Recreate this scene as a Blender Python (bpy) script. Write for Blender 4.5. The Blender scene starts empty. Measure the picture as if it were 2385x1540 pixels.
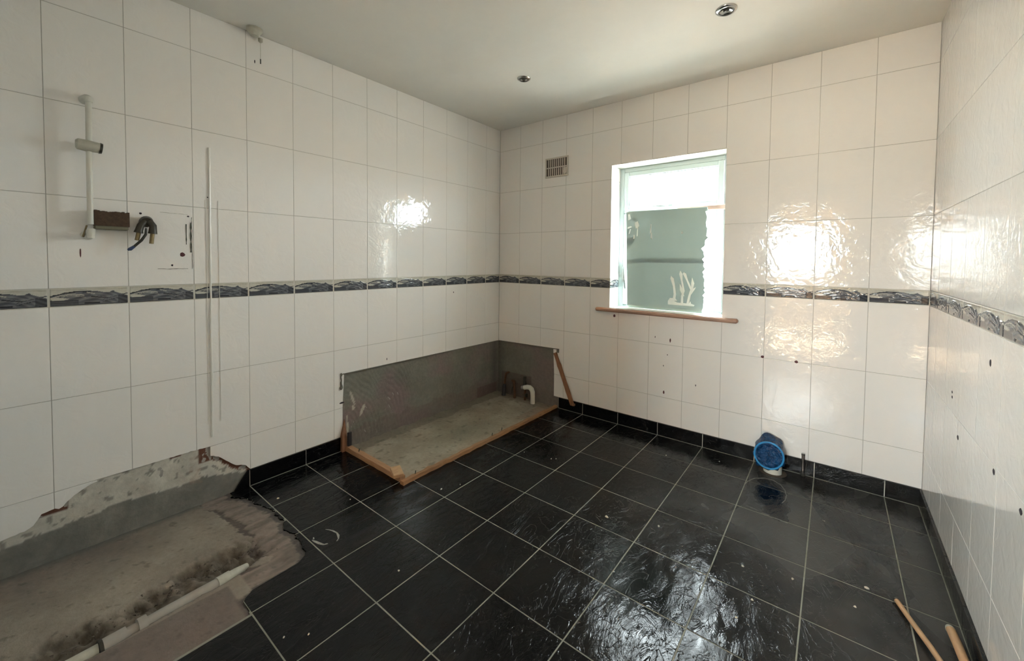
import bpy, math, random
from math import sin, cos, pi, radians, exp, sqrt, hypot
from mathutils import Vector, Matrix, noise
random.seed(7)
scn = bpy.context.scene
COL = scn.collection
D = bpy.data

# ------------------------------------------------------------------ camera
W, ZC, YF = 3.0124, 2.5868, -3.30          # room width, ceiling height, front (door) wall
P, H = 0.2515, 0.401                        # wall tile pitch and row height
Z0, Z1, HS = 1.0956, 1.175, 0.0937          # border band bottom/top, skirting height
CAMP = Vector((2.6089, -3.0956, 1.3159))
yaw, pitch, roll, f = 0.673, -0.03276, 0.00976, 947.26
fw = Vector((-sin(yaw)*cos(pitch), cos(yaw)*cos(pitch), sin(pitch)))
rt = fw.cross(Vector((0, 0, 1))).normalized(); up = rt.cross(fw)
r2 = rt*cos(roll)+up*sin(roll); u2 = -rt*sin(roll)+up*cos(roll)
cam = D.objects.new('camera', D.cameras.new('camera')); COL.objects.link(cam)
cam.matrix_world = Matrix(((r2.x, u2.x, -fw.x, CAMP.x), (r2.y, u2.y, -fw.y, CAMP.y), (r2.z, u2.z, -fw.z, CAMP.z), (0, 0, 0, 1)))
cam.data.sensor_width = 36; cam.data.lens = f/2385*36
cam.data.shift_x = (1192.5-1188.67)/2385; cam.data.shift_y = (637.25-770)/2385
cam.data.clip_start = 0.02
scn.camera = cam

# ------------------------------------------------------------------ world, light, exposure
world = D.worlds.new('world'); scn.world = world; world.use_nodes = True
nt = world.node_tree; nt.nodes.clear()
wo = nt.nodes.new('ShaderNodeOutputWorld'); bg = nt.nodes.new('ShaderNodeBackground')
tc = nt.nodes.new('ShaderNodeTexCoord'); sx = nt.nodes.new('ShaderNodeSeparateXYZ'); cr = nt.nodes.new('ShaderNodeValToRGB')
mr = nt.nodes.new('ShaderNodeMapRange'); mr.inputs[1].default_value = -1; mr.inputs[2].default_value = 1
nt.links.new(tc.outputs['Generated'], sx.inputs[0]); nt.links.new(sx.outputs['Z'], mr.inputs[0]); nt.links.new(mr.outputs[0], cr.inputs[0])
e = cr.color_ramp.elements
e[0].position = 0.0; e[0].color = (0.40, 0.37, 0.34, 1)
e[1].position = 1.0; e[1].color = (0.86, 0.93, 1.0, 1)
a = cr.color_ramp.elements.new(0.48); a.color = (0.56, 0.53, 0.49, 1)
a = cr.color_ramp.elements.new(0.53); a.color = (0.97, 0.98, 1.0, 1)
nt.links.new(cr.outputs[0], bg.inputs['Color']); bg.inputs['Strength'].default_value = 13.5
nt.links.new(bg.outputs[0], wo.inputs['Surface'])
def portal(name, loc, rot, sx_, sy_):
    l = D.lights.new(name, 'AREA'); l.shape = 'RECTANGLE'; l.size = sx_; l.size_y = sy_; l.cycles.is_portal = True
    o = D.objects.new(name, l); COL.objects.link(o); o.location = loc; o.rotation_euler = rot
portal('portal_window', (1.595, 0.24, 1.50), (radians(-90), 0, 0), 0.83, 1.16)
portal('portal_hall', (2.04, -6.30, 1.48), (radians(90), 0, 0), 1.10, 1.02)
sun = D.objects.new('sun', D.lights.new('sun', 'SUN')); COL.objects.link(sun)
sun.data.energy = 128.0; sun.data.color = (1.0, 0.87, 0.72); sun.data.angle = radians(0.53)
sun.rotation_euler = (radians(36), 0, radians(-6))      # shines in through the landing window behind the camera
vs = scn.view_settings
vs.view_transform = 'Standard'; vs.look = 'None'; vs.gamma = 1; vs.use_curve_mapping = False
vs.exposure = 2.4

# ------------------------------------------------------------------ helpers
def mesh_obj(name, verts, faces, mat=None, parent=None, loc=None, cols=None, smooth=False, mats=None, fm=None):
    me = D.meshes.new(name); me.from_pydata([tuple(v) for v in verts], [], faces); me.update()
    if mat: me.materials.append(mat)
    if mats:
        for m in mats: me.materials.append(m)
        if fm: me.polygons.foreach_set('material_index', fm)
    if cols:
        at = me.color_attributes.new('Col', 'FLOAT_COLOR', 'POINT')
        flat = []
        for c in cols: flat += [c[0], c[1], c[2], 1.0]
        at.data.foreach_set('color', flat)
    if smooth: me.polygons.foreach_set('use_smooth', [True]*len(me.polygons))
    o = D.objects.new(name, me); COL.objects.link(o)
    if parent: o.parent = parent
    if loc: o.location = loc
    return o
def tag(o, label=None, cat=None, group=None, kind=None):
    if label: o['label'] = label
    if cat: o['category'] = cat
    if group: o['group'] = group
    if kind: o['kind'] = kind
    return o
def empty(name, loc=(0, 0, 0), rz=0):
    o = D.objects.new(name, None); COL.objects.link(o); o.location = loc; o.rotation_euler = (0, 0, rz); o.empty_display_size = 0.1
    return o
class MB:
    def __init__(s): s.v = []; s.f = []
    def add(s, vs, fs, M=None):
        n = len(s.v)
        for p in vs:
            p = Vector(p); s.v.append(M @ p if M else p)
        s.f += [tuple(i+n for i in q) for q in fs]
        return s
    def box(s, x0, x1, y0, y1, z0, z1, M=None, c=0.0):
        if c <= 0:
            vs = [(x, y, z) for x in (x0, x1) for y in (y0, y1) for z in (z0, z1)]
            return s.add(vs, [(0, 1, 3, 2), (4, 6, 7, 5), (0, 4, 5, 1), (2, 3, 7, 6), (0, 2, 6, 4), (1, 5, 7, 3)], M)
        vs = []; idx = {}
        for i, x in enumerate((x0, x1)):
            for j, y in enumerate((y0, y1)):
                for k, z in enumerate((z0, z1)):
                    sx_, sy_, sz_ = (1, -1)[i]*c, (1, -1)[j]*c, (1, -1)[k]*c
                    idx[i, j, k, 0] = len(vs); vs.append((x, y+sy_, z+sz_))
                    idx[i, j, k, 1] = len(vs); vs.append((x+sx_, y, z+sz_))
                    idx[i, j, k, 2] = len(vs); vs.append((x+sx_, y+sy_, z))
        fs = []
        def q(*ks): fs.append(tuple(idx[k] for k in ks))
        for i in (0, 1):
            r = [(i, 0, 0, 0), (i, 0, 1, 0), (i, 1, 1, 0), (i, 1, 0, 0)]; q(*(r if i == 0 else r[::-1]))
            r = [(0, i, 0, 1), (1, i, 0, 1), (1, i, 1, 1), (0, i, 1, 1)]; q(*(r if i == 0 else r[::-1]))
            r = [(0, 0, i, 2), (0, 1, i, 2), (1, 1, i, 2), (1, 0, i, 2)]; q(*(r if i == 0 else r[::-1]))
        for i in (0, 1):
            for j in (0, 1):
                q((i, j, 0, 0), (i, j, 0, 1), (i, j, 1, 1), (i, j, 1, 0))
                q((i, 0, j, 0), (i, 0, j, 2), (i, 1, j, 2), (i, 1, j, 0))
                q((0, i, j, 1), (0, i, j, 2), (1, i, j, 2), (1, i, j, 1))
        for i in (0, 1):
            for j in (0, 1):
                for k in (0, 1): q((i, j, k, 0), (i, j, k, 1), (i, j, k, 2))
        return s.add(vs, fs, M)
    def tube(s, pts, r, n=12, cap=True):
        pts = [Vector(p) for p in pts]; rs = r if isinstance(r, (list, tuple)) else [r]*len(pts)
        rings = []; prev = None
        for i, p in enumerate(pts):
            t = (pts[min(i+1, len(pts)-1)]-pts[max(i-1, 0)]).normalized()
            if prev is None:
                a = Vector((0, 0, 1)) if abs(t.z) < 0.9 else Vector((1, 0, 0)); u = t.cross(a).normalized()
            else: u = (prev-t*prev.dot(t)).normalized()
            prev = u; w = t.cross(u)
            rings.append([p+(u*cos(2*pi*k/n)+w*sin(2*pi*k/n))*rs[i] for k in range(n)])
        vs = [v for rr in rings for v in rr]; fs = []
        for i in range(len(pts)-1):
            for k in range(n): fs.append((i*n+k, i*n+(k+1) % n, (i+1)*n+(k+1) % n, (i+1)*n+k))
        if cap: fs.append(tuple(range(n))[::-1]); fs.append(tuple((len(pts)-1)*n+k for k in range(n)))
        return s.add(vs, fs)
    def lathe(s, prof, n=32, M=None):     # (r, z)
        vs = [(r*cos(2*pi*k/n), r*sin(2*pi*k/n), z) for r, z in prof for k in range(n)]
        fs = [(i*n+k, i*n+(k+1) % n, (i+1)*n+(k+1) % n, (i+1)*n+k) for i in range(len(prof)-1) for k in range(n)]
        return s.add(vs, fs, M)
    def obj(s, name, mat, parent=None, smooth=False, loc=None):
        o = mesh_obj(name, s.v, s.f, mat, parent, loc, smooth=smooth)
        if smooth:
            import bmesh
            bm = bmesh.new(); bm.from_mesh(o.data); bmesh.ops.recalc_face_normals(bm, faces=bm.faces)
            for ed in bm.edges:
                if len(ed.link_faces) == 2 and ed.calc_face_angle(0) > 0.7: ed.smooth = False
            bm.to_mesh(o.data); bm.free()
        return o

# ------------------------------------------------------------------ materials
def srgb(r, g, b):
    g_ = lambda c: ((c/255+0.055)/1.055)**2.4 if c/255 > 0.04045 else c/255/12.92
    return (g_(r), g_(g), g_(b), 1)
def mat(name, col, rough=0.5, attr=False, metal=0.0, noise_amt=0.0, nscale=8.0, bump=0.0, bscale=30.0, bdist=0.002, bdetail=4.0, stretch=None, coat=0.0, spec=0.5, col2=None, rot=None, rdist=0.0):
    m = D.materials.new(name); m.use_nodes = True; t = m.node_tree; b = t.nodes['Principled BSDF']
    b.inputs['Roughness'].default_value = rough; b.inputs['Metallic'].default_value = metal
    b.inputs['Base Color'].default_value = col; b.inputs['Specular IOR Level'].default_value = spec
    if coat: b.inputs['Coat Weight'].default_value = coat; b.inputs['Coat Roughness'].default_value = 0.03
    geo = t.nodes.new('ShaderNodeNewGeometry'); mp = t.nodes.new('ShaderNodeMapping')
    if stretch: mp.inputs['Scale'].default_value = stretch
    if rot: mp.inputs['Rotation'].default_value = rot
    t.links.new(geo.outputs['Position'], mp.inputs['Vector'])
    src = None
    if attr:
        at = t.nodes.new('ShaderNodeAttribute'); at.attribute_name = 'Col'; src = at.outputs['Color']
    if noise_amt or col2:
        n = t.nodes.new('ShaderNodeTexNoise'); n.inputs['Scale'].default_value = nscale; n.inputs['Detail'].default_value = 6; n.inputs['Roughness'].default_value = 0.65
        n.inputs['Distortion'].default_value = rdist
        t.links.new(mp.outputs[0], n.inputs['Vector'])
        if col2:
            r = t.nodes.new('ShaderNodeValToRGB'); r.color_ramp.elements[0].position = 0.38; r.color_ramp.elements[1].position = 0.64
            r.color_ramp.elements[0].color = col; r.color_ramp.elements[1].color = col2
            t.links.new(n.outputs['Fac'], r.inputs[0]); src = r.outputs[0]
        if noise_amt:
            mr_ = t.nodes.new('ShaderNodeMapRange'); mr_.inputs[1].default_value = 0.25; mr_.inputs[2].default_value = 0.75
            mr_.inputs[3].default_value = 1-noise_amt; mr_.inputs[4].default_value = 1+noise_amt
            t.links.new(n.outputs['Fac'], mr_.inputs[0])
            mx = t.nodes.new('ShaderNodeMix'); mx.data_type = 'RGBA'; mx.blend_type = 'MULTIPLY'; mx.inputs[0].default_value = 1
            if src: t.links.new(src, mx.inputs[6])
            else: mx.inputs[6].default_value = col
            t.links.new(mr_.outputs[0], mx.inputs[7]); src = mx.outputs[2]
    if src: t.links.new(src, b.inputs['Base Color'])
    if bump:
        n2 = t.nodes.new('ShaderNodeTexNoise'); n2.inputs['Scale'].default_value = bscale; n2.inputs['Detail'].default_value = bdetail
        n2.inputs['Distortion'].default_value = rdist
        bp = t.nodes.new('ShaderNodeBump'); bp.inputs['Strength'].default_value = bump; bp.inputs['Distance'].default_value = bdist
        t.links.new(mp.outputs[0], n2.inputs['Vector']); t.links.new(n2.outputs['Fac'], bp.inputs['Height']); t.links.new(bp.outputs[0], b.inputs['Normal'])
    return m
M = {}
M['tile'] = mat('glazed_white_tile', (0.885, 0.868, 0.838, 1), 0.03, bump=0.5, bscale=17, bdist=0.0026, bdetail=3.0, rdist=1.3)
M['grout'] = mat('grey_grout', (0.47, 0.455, 0.42, 1), 0.9, noise_amt=0.12, nscale=30)
M['bandgrout'] = mat('pale_band_grout', (0.62, 0.60, 0.53, 1), 0.8)
M['band'] = mat('printed_border_glaze', (0.5, 0.5, 0.5, 1), 0.06, attr=True, noise_amt=0.12, nscale=90, bump=0.1, bscale=60)
M['render'] = mat('bare_plaster', (0.4, 0.38, 0.35, 1), 0.92, attr=True, noise_amt=0.16, nscale=40, bump=0.6, bscale=90, bdist=0.003)
M['concrete'] = mat('bare_concrete', (0.4, 0.38, 0.35, 1), 0.95, attr=True, noise_amt=0.14, nscale=45, bump=0.7, bscale=120, bdist=0.003)
M['ceil'] = mat('ceiling_paint', (0.84, 0.82, 0.76, 1), 0.75, noise_amt=0.03, nscale=3, bump=0.15, bscale=80)
M['upvc'] = mat('white_upvc', (0.46, 0.53, 0.53, 1), 0.3)
M['white'] = mat('white_plastic', (0.66, 0.65, 0.58, 1), 0.35, noise_amt=0.05)
M['oldwhite'] = mat('dusty_white_plastic', (0.50, 0.48, 0.40, 1), 0.5, noise_amt=0.2, nscale=25)
M['chrome'] = mat('tarnished_chrome', (0.55, 0.55, 0.54, 1), 0.15, metal=1)
M['dark'] = mat('dark_metal', (0.045, 0.042, 0.032, 1), 0.4, metal=0.3, noise_amt=0.3, nscale=60)
M['copper'] = mat('corroded_copper', (0.12, 0.06, 0.03, 1), 0.55, metal=0.4, noise_amt=0.4, nscale=60)
M['brass'] = mat('dull_brass', (0.26, 0.20, 0.10, 1), 0.45, metal=0.5, noise_amt=0.2, nscale=60)
M['rust'] = mat('brown_timber_block', (0.075, 0.045, 0.028, 1), 0.9, noise_amt=0.4, nscale=70, bump=0.6, bscale=120)
M['blacktrim'] = mat('black_edge', (0.02, 0.018, 0.02, 1), 0.5)
M['wood'] = mat('stained_softwood', (0.30, 0.155, 0.07, 1), 0.65, noise_amt=0.35, nscale=6, stretch=(14, 1.2, 14), bump=0.2, bscale=20, rdist=1.0)
M['woodx'] = mat('pale_softwood_along_wall', (0.40, 0.225, 0.115, 1), 0.65, noise_amt=0.3, nscale=6, stretch=(1.2, 14, 14), bump=0.2, bscale=20, rdist=1.0)
M['sill'] = mat('varnished_sill', (0.40, 0.24, 0.17, 1), 0.4, noise_amt=0.25, nscale=5, stretch=(2, 14, 14), rdist=1.2)
M['sillpaint'] = mat('dusty_painted_sill_top', (0.66, 0.64, 0.58, 1), 0.6, noise_amt=0.15, nscale=20)
M['lath'] = mat('grey_lath', (0.50, 0.38, 0.32, 1), 0.6, noise_amt=0.15, nscale=6, stretch=(2, 10, 10))
M['stick'] = mat('fresh_pine', (0.52, 0.32, 0.17, 1), 0.6, noise_amt=0.2, nscale=7, stretch=(10, 2, 10))
M['bag'] = mat('blue_polythene', (0.006, 0.055, 0.16, 1), 0.2, noise_amt=0.5, nscale=30, bump=1.0, bscale=48, bdist=0.03, bdetail=2)
M['bagring'] = mat('light_blue_polythene_stretched', (0.03, 0.26, 0.58, 1), 0.25)
M['brick'] = mat('exposed_brick', (0.115, 0.05, 0.033, 1), 0.95, noise_amt=0.35, nscale=60, bump=0.8, bscale=90)
M['chip'] = mat('plaster_chips', (0.50, 0.47, 0.40, 1), 0.9)
M['silicone'] = mat('white_silicone', (0.80, 0.79, 0.74, 1), 0.3, bump=0.4, bscale=40, bdist=0.004)
M['etch'] = mat('etched_white', (0.80, 0.84, 0.78, 1), 0.6)
M['peach'] = mat('peach_paint', (0.84, 0.70, 0.56, 1), 0.8, noise_amt=0.05)
M['hallfloor'] = mat('oak_boards', (0.50, 0.38, 0.27, 1), 0.9, noise_amt=0.1, nscale=60)
M['hole'] = mat('dark_plug', (0.03, 0.022, 0.03, 1), 0.8)
M['redplug'] = mat('brown_rawlplug', (0.11, 0.03, 0.035, 1), 0.6)
M['blue'] = mat('blue_wire_end', (0.04, 0.07, 0.16, 1), 0.5)
M['vent'] = mat('vent_plastic', (0.60, 0.56, 0.49, 1), 0.5)
M['ventdark'] = mat('vent_void', (0.10, 0.08, 0.06, 1), 0.9)
# silvered mirror with a greenish, dusty face
m = D.materials.new('greenish_dusty_mirror'); m.use_nodes = True; t = m.node_tree; b = t.nodes['Principled BSDF']
b.inputs['Base Color'].default_value = (0.64, 0.82, 0.76, 1); b.inputs['Metallic'].default_value = 1; b.inputs['Roughness'].default_value = 0.02
df = t.nodes.new('ShaderNodeBsdfDiffuse'); df.inputs['Color'].default_value = (0.66, 0.80, 0.78, 1)
mixs = t.nodes.new('ShaderNodeMixShader'); mixs.inputs[0].default_value = 0.28
t.links.new(b.outputs[0], mixs.inputs[1]); t.links.new(df.outputs[0], mixs.inputs[2]); t.links.new(mixs.outputs[0], t.nodes['Material Output'].inputs['Surface'])
M['mirror'] = m
# clear glass: thin, lets daylight straight through
m = D.materials.new('window_glass'); m.use_nodes = True; t = m.node_tree; t.nodes.clear()
o_ = t.nodes.new('ShaderNodeOutputMaterial'); tr = t.nodes.new('ShaderNodeBsdfTransparent'); tr.inputs[0].default_value = (0.93, 0.96, 0.95, 1)
gl = t.nodes.new('ShaderNodeBsdfGlossy'); gl.inputs['Roughness'].default_value = 0.02; mixs = t.nodes.new('ShaderNodeMixShader')
mixs.inputs[0].default_value = 0.06; t.links.new(tr.outputs[0], mixs.inputs[1]); t.links.new(gl.outputs[0], mixs.inputs[2]); t.links.new(mixs.outputs[0], o_.inputs[0])
M['glass'] = m
# black riven floor tile: vein scratches, dusty film with painted sheen, with a clean patch where the pan stood
def floor_tile_mat(name, dust_sheen):
    m = D.materials.new(name); m.use_nodes = True; t = m.node_tree; b = t.nodes['Principled BSDF']; N = t.nodes.new; L = t.links.new; b.inputs['Specular IOR Level'].default_value = 0.24
    geo = N('ShaderNodeNewGeometry'); mp = N('ShaderNodeMapping'); mp.inputs['Rotation'].default_value = (0, 0, radians(28)); mp.inputs['Scale'].default_value = (1.0, 0.5, 1.0)
    L(geo.outputs['Position'], mp.inputs['Vector'])
    oi = N('ShaderNodeObjectInfo'); ad = N('ShaderNodeVectorMath'); ad.operation = 'ADD'; L(mp.outputs[0], ad.inputs[0]); L(oi.outputs['Random'], ad.inputs[1])
    n1 = N('ShaderNodeTexNoise'); n1.inputs['Scale'].default_value = 12; n1.inputs['Detail'].default_value = 6; n1.inputs['Roughness'].default_value = 0.58; n1.inputs['Distortion'].default_value = 2.2
    L(ad.outputs[0], n1.inputs['Vector'])
    # thin pale veins: narrow band of a distorted noise
    n2 = N('ShaderNodeTexNoise'); n2.inputs['Scale'].default_value = 7; n2.inputs['Detail'].default_value = 3; n2.inputs['Distortion'].default_value = 2.0
    L(ad.outputs[0], n2.inputs['Vector'])
    vr = N('ShaderNodeValToRGB'); el = vr.color_ramp.elements; el[0].position = 0.0; el[0].color = (0, 0, 0, 1); el[1].position = 0.492; el[1].color = (0, 0, 0, 1)
    x = el.new(0.5); x.color = (1, 1, 1, 1); x = el.new(0.508); x.color = (0, 0, 0, 1)
    L(n2.outputs['Fac'], vr.inputs[0])
    n3 = N('ShaderNodeTexNoise'); n3.inputs['Scale'].default_value = 3.2; n3.inputs['Detail'].default_value = 3; L(ad.outputs[0], n3.inputs['Vector'])
    r3 = N('ShaderNodeMapRange'); r3.inputs[1].default_value = 0.45; r3.inputs[2].default_value = 0.7; L(n3.outputs['Fac'], r3.inputs[0])
    vm = N('ShaderNodeMath'); vm.operation = 'MULTIPLY'; L(vr.outputs[0], vm.inputs[0]); L(r3.outputs[0], vm.inputs[1])
    # dusty film; its grey also stands in for the grazing wall reflection
    n4 = N('ShaderNodeTexNoise'); n4.inputs['Scale'].default_value = 3.0; n4.inputs['Detail'].default_value = 3; n4.inputs['Roughness'].default_value = 0.5; n4.inputs['Distortion'].default_value = 0.8
    L(mp.outputs[0], n4.inputs['Vector'])
    r4 = N('ShaderNodeMapRange'); r4.inputs[1].default_value = 0.3; r4.inputs[2].default_value = 0.75; r4.inputs[3].default_value = 0.0; r4.inputs[4].default_value = dust_sheen
    L(n4.outputs['Fac'], r4.inputs[0])
    # clean footprint of the removed pan: an ellipse on the floor
    mp2 = N('ShaderNodeMapping'); mp2.vector_type = 'TEXTURE'; mp2.inputs['Location'].default_value = (2.375, -0.46, 0); mp2.inputs['Rotation'].default_value = (0, 0, radians(14)); mp2.inputs['Scale'].default_value = (0.075, 0.19, 1)
    L(geo.outputs['Position'], mp2.inputs['Vector'])
    ln = N('ShaderNodeVectorMath'); ln.operation = 'LENGTH'; L(mp2.outputs[0], ln.inputs[0])
    n5 = N('ShaderNodeTexNoise'); n5.inputs['Scale'].default_value = 14; L(geo.outputs['Position'], n5.inputs['Vector'])
    ma = N('ShaderNodeMath'); ma.operation = 'MULTIPLY_ADD'; ma.inputs[1].default_value = 1.2; L(n5.outputs['Fac'], ma.inputs[0]); L(ln.outputs['Value'], ma.inputs[2])
    rc = N('ShaderNodeMapRange'); rc.inputs[1].default_value = 1.35; rc.inputs[2].default_value = 1.75; L(ma.outputs[0], rc.inputs[0])
    dm = N('ShaderNodeMath'); dm.operation = 'MULTIPLY'; L(r4.outputs[0], dm.inputs[0]); L(rc.outputs[0], dm.inputs[1])
    sep = N('ShaderNodeSeparateXYZ'); L(geo.outputs['Position'], sep.inputs[0])
    # dusty grey and painted wall reflection grow rightward and toward the window wall
    rx = N('ShaderNodeMapRange'); rx.inputs[1].default_value = 1.3; rx.inputs[2].default_value = 2.6; rx.inputs[3].default_value = 0.0; rx.inputs[4].default_value = 2.1; L(sep.outputs['X'], rx.inputs[0])
    dm2 = N('ShaderNodeMath'); dm2.operation = 'MULTIPLY'; L(dm.outputs[0], dm2.inputs[0]); L(rx.outputs[0], dm2.inputs[1])
    ry = N('ShaderNodeMapRange'); ry.inputs[1].default_value = -1.6; ry.inputs[2].default_value = -0.75; ry.inputs[3].default_value = 0.25; ry.inputs[4].default_value = 1.0; L(sep.outputs['Y'], ry.inputs[0])
    dm3 = N('ShaderNodeMath'); dm3.operation = 'MULTIPLY'; L(dm2.outputs[0], dm3.inputs[0]); L(ry.outputs[0], dm3.inputs[1]); dm2 = dm3
    c1 = N('ShaderNodeMix'); c1.data_type = 'RGBA'; c1.inputs[6].default_value = (0.0022, 0.0023, 0.0027, 1); c1.inputs[7].default_value = (0.10, 0.097, 0.09, 1); L(dm2.outputs[0], c1.inputs[0])
    c2 = N('ShaderNodeMix'); c2.data_type = 'RGBA'; c2.inputs[7].default_value = (0.04, 0.04, 0.04, 1); L(vm.outputs[0], c2.inputs[0]); L(c1.outputs[2], c2.inputs[6])
    L(c2.outputs[2], b.inputs['Base Color'])
    rr = N('ShaderNodeMapRange'); rr.inputs[3].default_value = 0.035; rr.inputs[4].default_value = 0.60; L(dm2.outputs[0], rr.inputs[0]); L(rr.outputs[0], b.inputs['Roughness'])
    bp = N('ShaderNodeBump'); bp.inputs['Strength'].default_value = 0.6; bp.inputs['Distance'].default_value = 0.0045
    L(n1.outputs['Fac'], bp.inputs['Height'])
    n6 = N('ShaderNodeTexNoise'); n6.inputs['Scale'].default_value = 9; n6.inputs['Detail'].default_value = 3; n6.inputs['Distortion'].default_value = 2.6; L(ad.outputs[0], n6.inputs['Vector'])
    v6 = N('ShaderNodeValToRGB'); e6 = v6.color_ramp.elements; e6[0].position = 0.0; e6[0].color = (1, 1, 1, 1); e6[1].position = 0.485; e6[1].color = (1, 1, 1, 1)
    x = e6.new(0.5); x.color = (0, 0, 0, 1); x = e6.new(0.515); x.color = (1, 1, 1, 1); L(n6.outputs['Fac'], v6.inputs[0])
    b6 = N('ShaderNodeBump'); b6.inputs['Strength'].default_value = 0.35; b6.inputs['Distance'].default_value = 0.0015
    L(v6.outputs[0], b6.inputs['Height']); L(bp.outputs[0], b6.inputs['Normal']); L(b6.outputs[0], b.inputs['Normal'])
    return m
M['ftile'] = floor_tile_mat('black_riven_tile', 0.42)
M['skirt'] = floor_tile_mat('black_riven_skirting', 0.10)
M['fgrout'] = mat('floor_grout', (0.27, 0.27, 0.22, 1), 0.85, noise_amt=0.25, nscale=14)

# ------------------------------------------------------------------ frames: local X = along, Y = up, Z = out of the surface
def frame(o, s, t_, n): return Matrix(((s[0], t_[0], n[0], o[0]), (s[1], t_[1], n[1], o[1]), (s[2], t_[2], n[2], o[2]), (0, 0, 0, 1)))
FL = frame((0, 0, 0), (0, 1, 0), (0, 0, 1), (1, 0, 0))
FB = frame((0, 0, 0), (1, 0, 0), (0, 0, 1), (0, -1, 0))
FR = frame((W, 0, 0), (0, -1, 0), (0, 0, 1), (-1, 0, 0))
FF = frame((W, YF, 0), (-1, 0, 0), (0, 0, 1), (0, 1, 0))
FG = Matrix.Identity(4)

def prism(poly, n0, n1, ch):
    """polygon (ccw) extruded n0..n1 with a small chamfer at the front"""
    k = len(poly); ins = []
    for i in range(k):
        p0, p1, p2 = Vector(poly[i-1]), Vector(poly[i]), Vector(poly[(i+1) % k])
        e1 = (p1-p0); e2 = (p2-p1)
        e1 = e1.normalized() if e1.length > 1e-7 else Vector((1, 0)); e2 = e2.normalized() if e2.length > 1e-7 else e1
        nn = Vector((-e1.y-e2.y, e1.x+e2.x)); L_ = nn.length
        nn = nn/L_ if L_ > 1e-6 else Vector((-e1.y, e1.x))
        ins.append(p1+nn*ch*min(1.6, 1/max(0.5, nn.dot(Vector((-e1.y, e1.x))))))
    vs = [(p[0], p[1], n0) for p in poly]+[(p[0], p[1], n1-ch) for p in poly]+[(p[0], p[1], n1) for p in ins]
    fs = [tuple(range(k))[::-1]]
    for i in range(k):
        j = (i+1) % k
        fs += [(i, j, k+j, k+i), (k+i, k+j, 2*k+j, 2*k+i)]
    fs.append(tuple(2*k+i for i in range(k)))
    return vs, fs
def cut_polys(s0, s1, t0, t1, lo=None, hi=None, step=0.012):
    """rectangle with its lower edge raised to lo(s) and its upper edge lowered to hi(s)"""
    if lo is None and hi is None: return [[(s0, t0), (s1, t0), (s1, t1), (s0, t1)]]
    n = max(2, int((s1-s0)/step)+1); ss = [s0+(s1-s0)*i/n for i in range(n+1)]
    A = [(s, max(t0, lo(s)) if lo else t0, min(t1, hi(s)) if hi else t1) for s in ss]
    if all(abs(a_[1]-t0) < 1e-6 and abs(a_[2]-t1) < 1e-6 for a_ in A): return [[(s0, t0), (s1, t0), (s1, t1), (s0, t1)]]
    out = []; run = []
    for a_ in A+[None]:
        if a_ and a_[2]-a_[1] > 0.004: run.append(a_)
        else:
            if len(run) >= 2: out.append([(s, l) for s, l, h in run]+[(s, h) for s, l, h in run[::-1]])
            run = []
    res = []
    for p in out:                                   # drop collinear points
        q = [p[i] for i in range(len(p)) if abs((p[i][0]-p[i-1][0])*(p[(i+1) % len(p)][1]-p[i][1])-(p[i][1]-p[i-1][1])*(p[(i+1) % len(p)][0]-p[i][0])) > 1e-9]
        if len(q) >= 3: res.append(q)
    return res
CACHE = {}
def place_tile(Fm, parent, poly, name='tile', mt=None, n0=-0.0075, n1=0.0, ch=0.0007, jit=0.0013):
    cx = (min(p[0] for p in poly)+max(p[0] for p in poly))/2; cy = (min(p[1] for p in poly)+max(p[1] for p in poly))/2
    key = (name, mt.name, round(n1, 4), tuple((round(p[0]-cx, 4), round(p[1]-cy, 4)) for p in poly))
    if key not in CACHE:
        vs, fs = prism([(p[0]-cx, p[1]-cy) for p in poly], n0, n1, ch)
        me = D.meshes.new(name); me.from_pydata(vs, [], fs); me.update(); me.materials.append(mt); CACHE[key] = me
    o = D.objects.new(name, CACHE[key]); COL.objects.link(o); o.parent = parent
    j = Matrix.Rotation(random.gauss(0, jit), 4, 'X') @ Matrix.Rotation(random.gauss(0, jit), 4, 'Y')
    o.matrix_world = Fm @ Matrix.Translation((cx, cy, 0)) @ j
    return o

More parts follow.
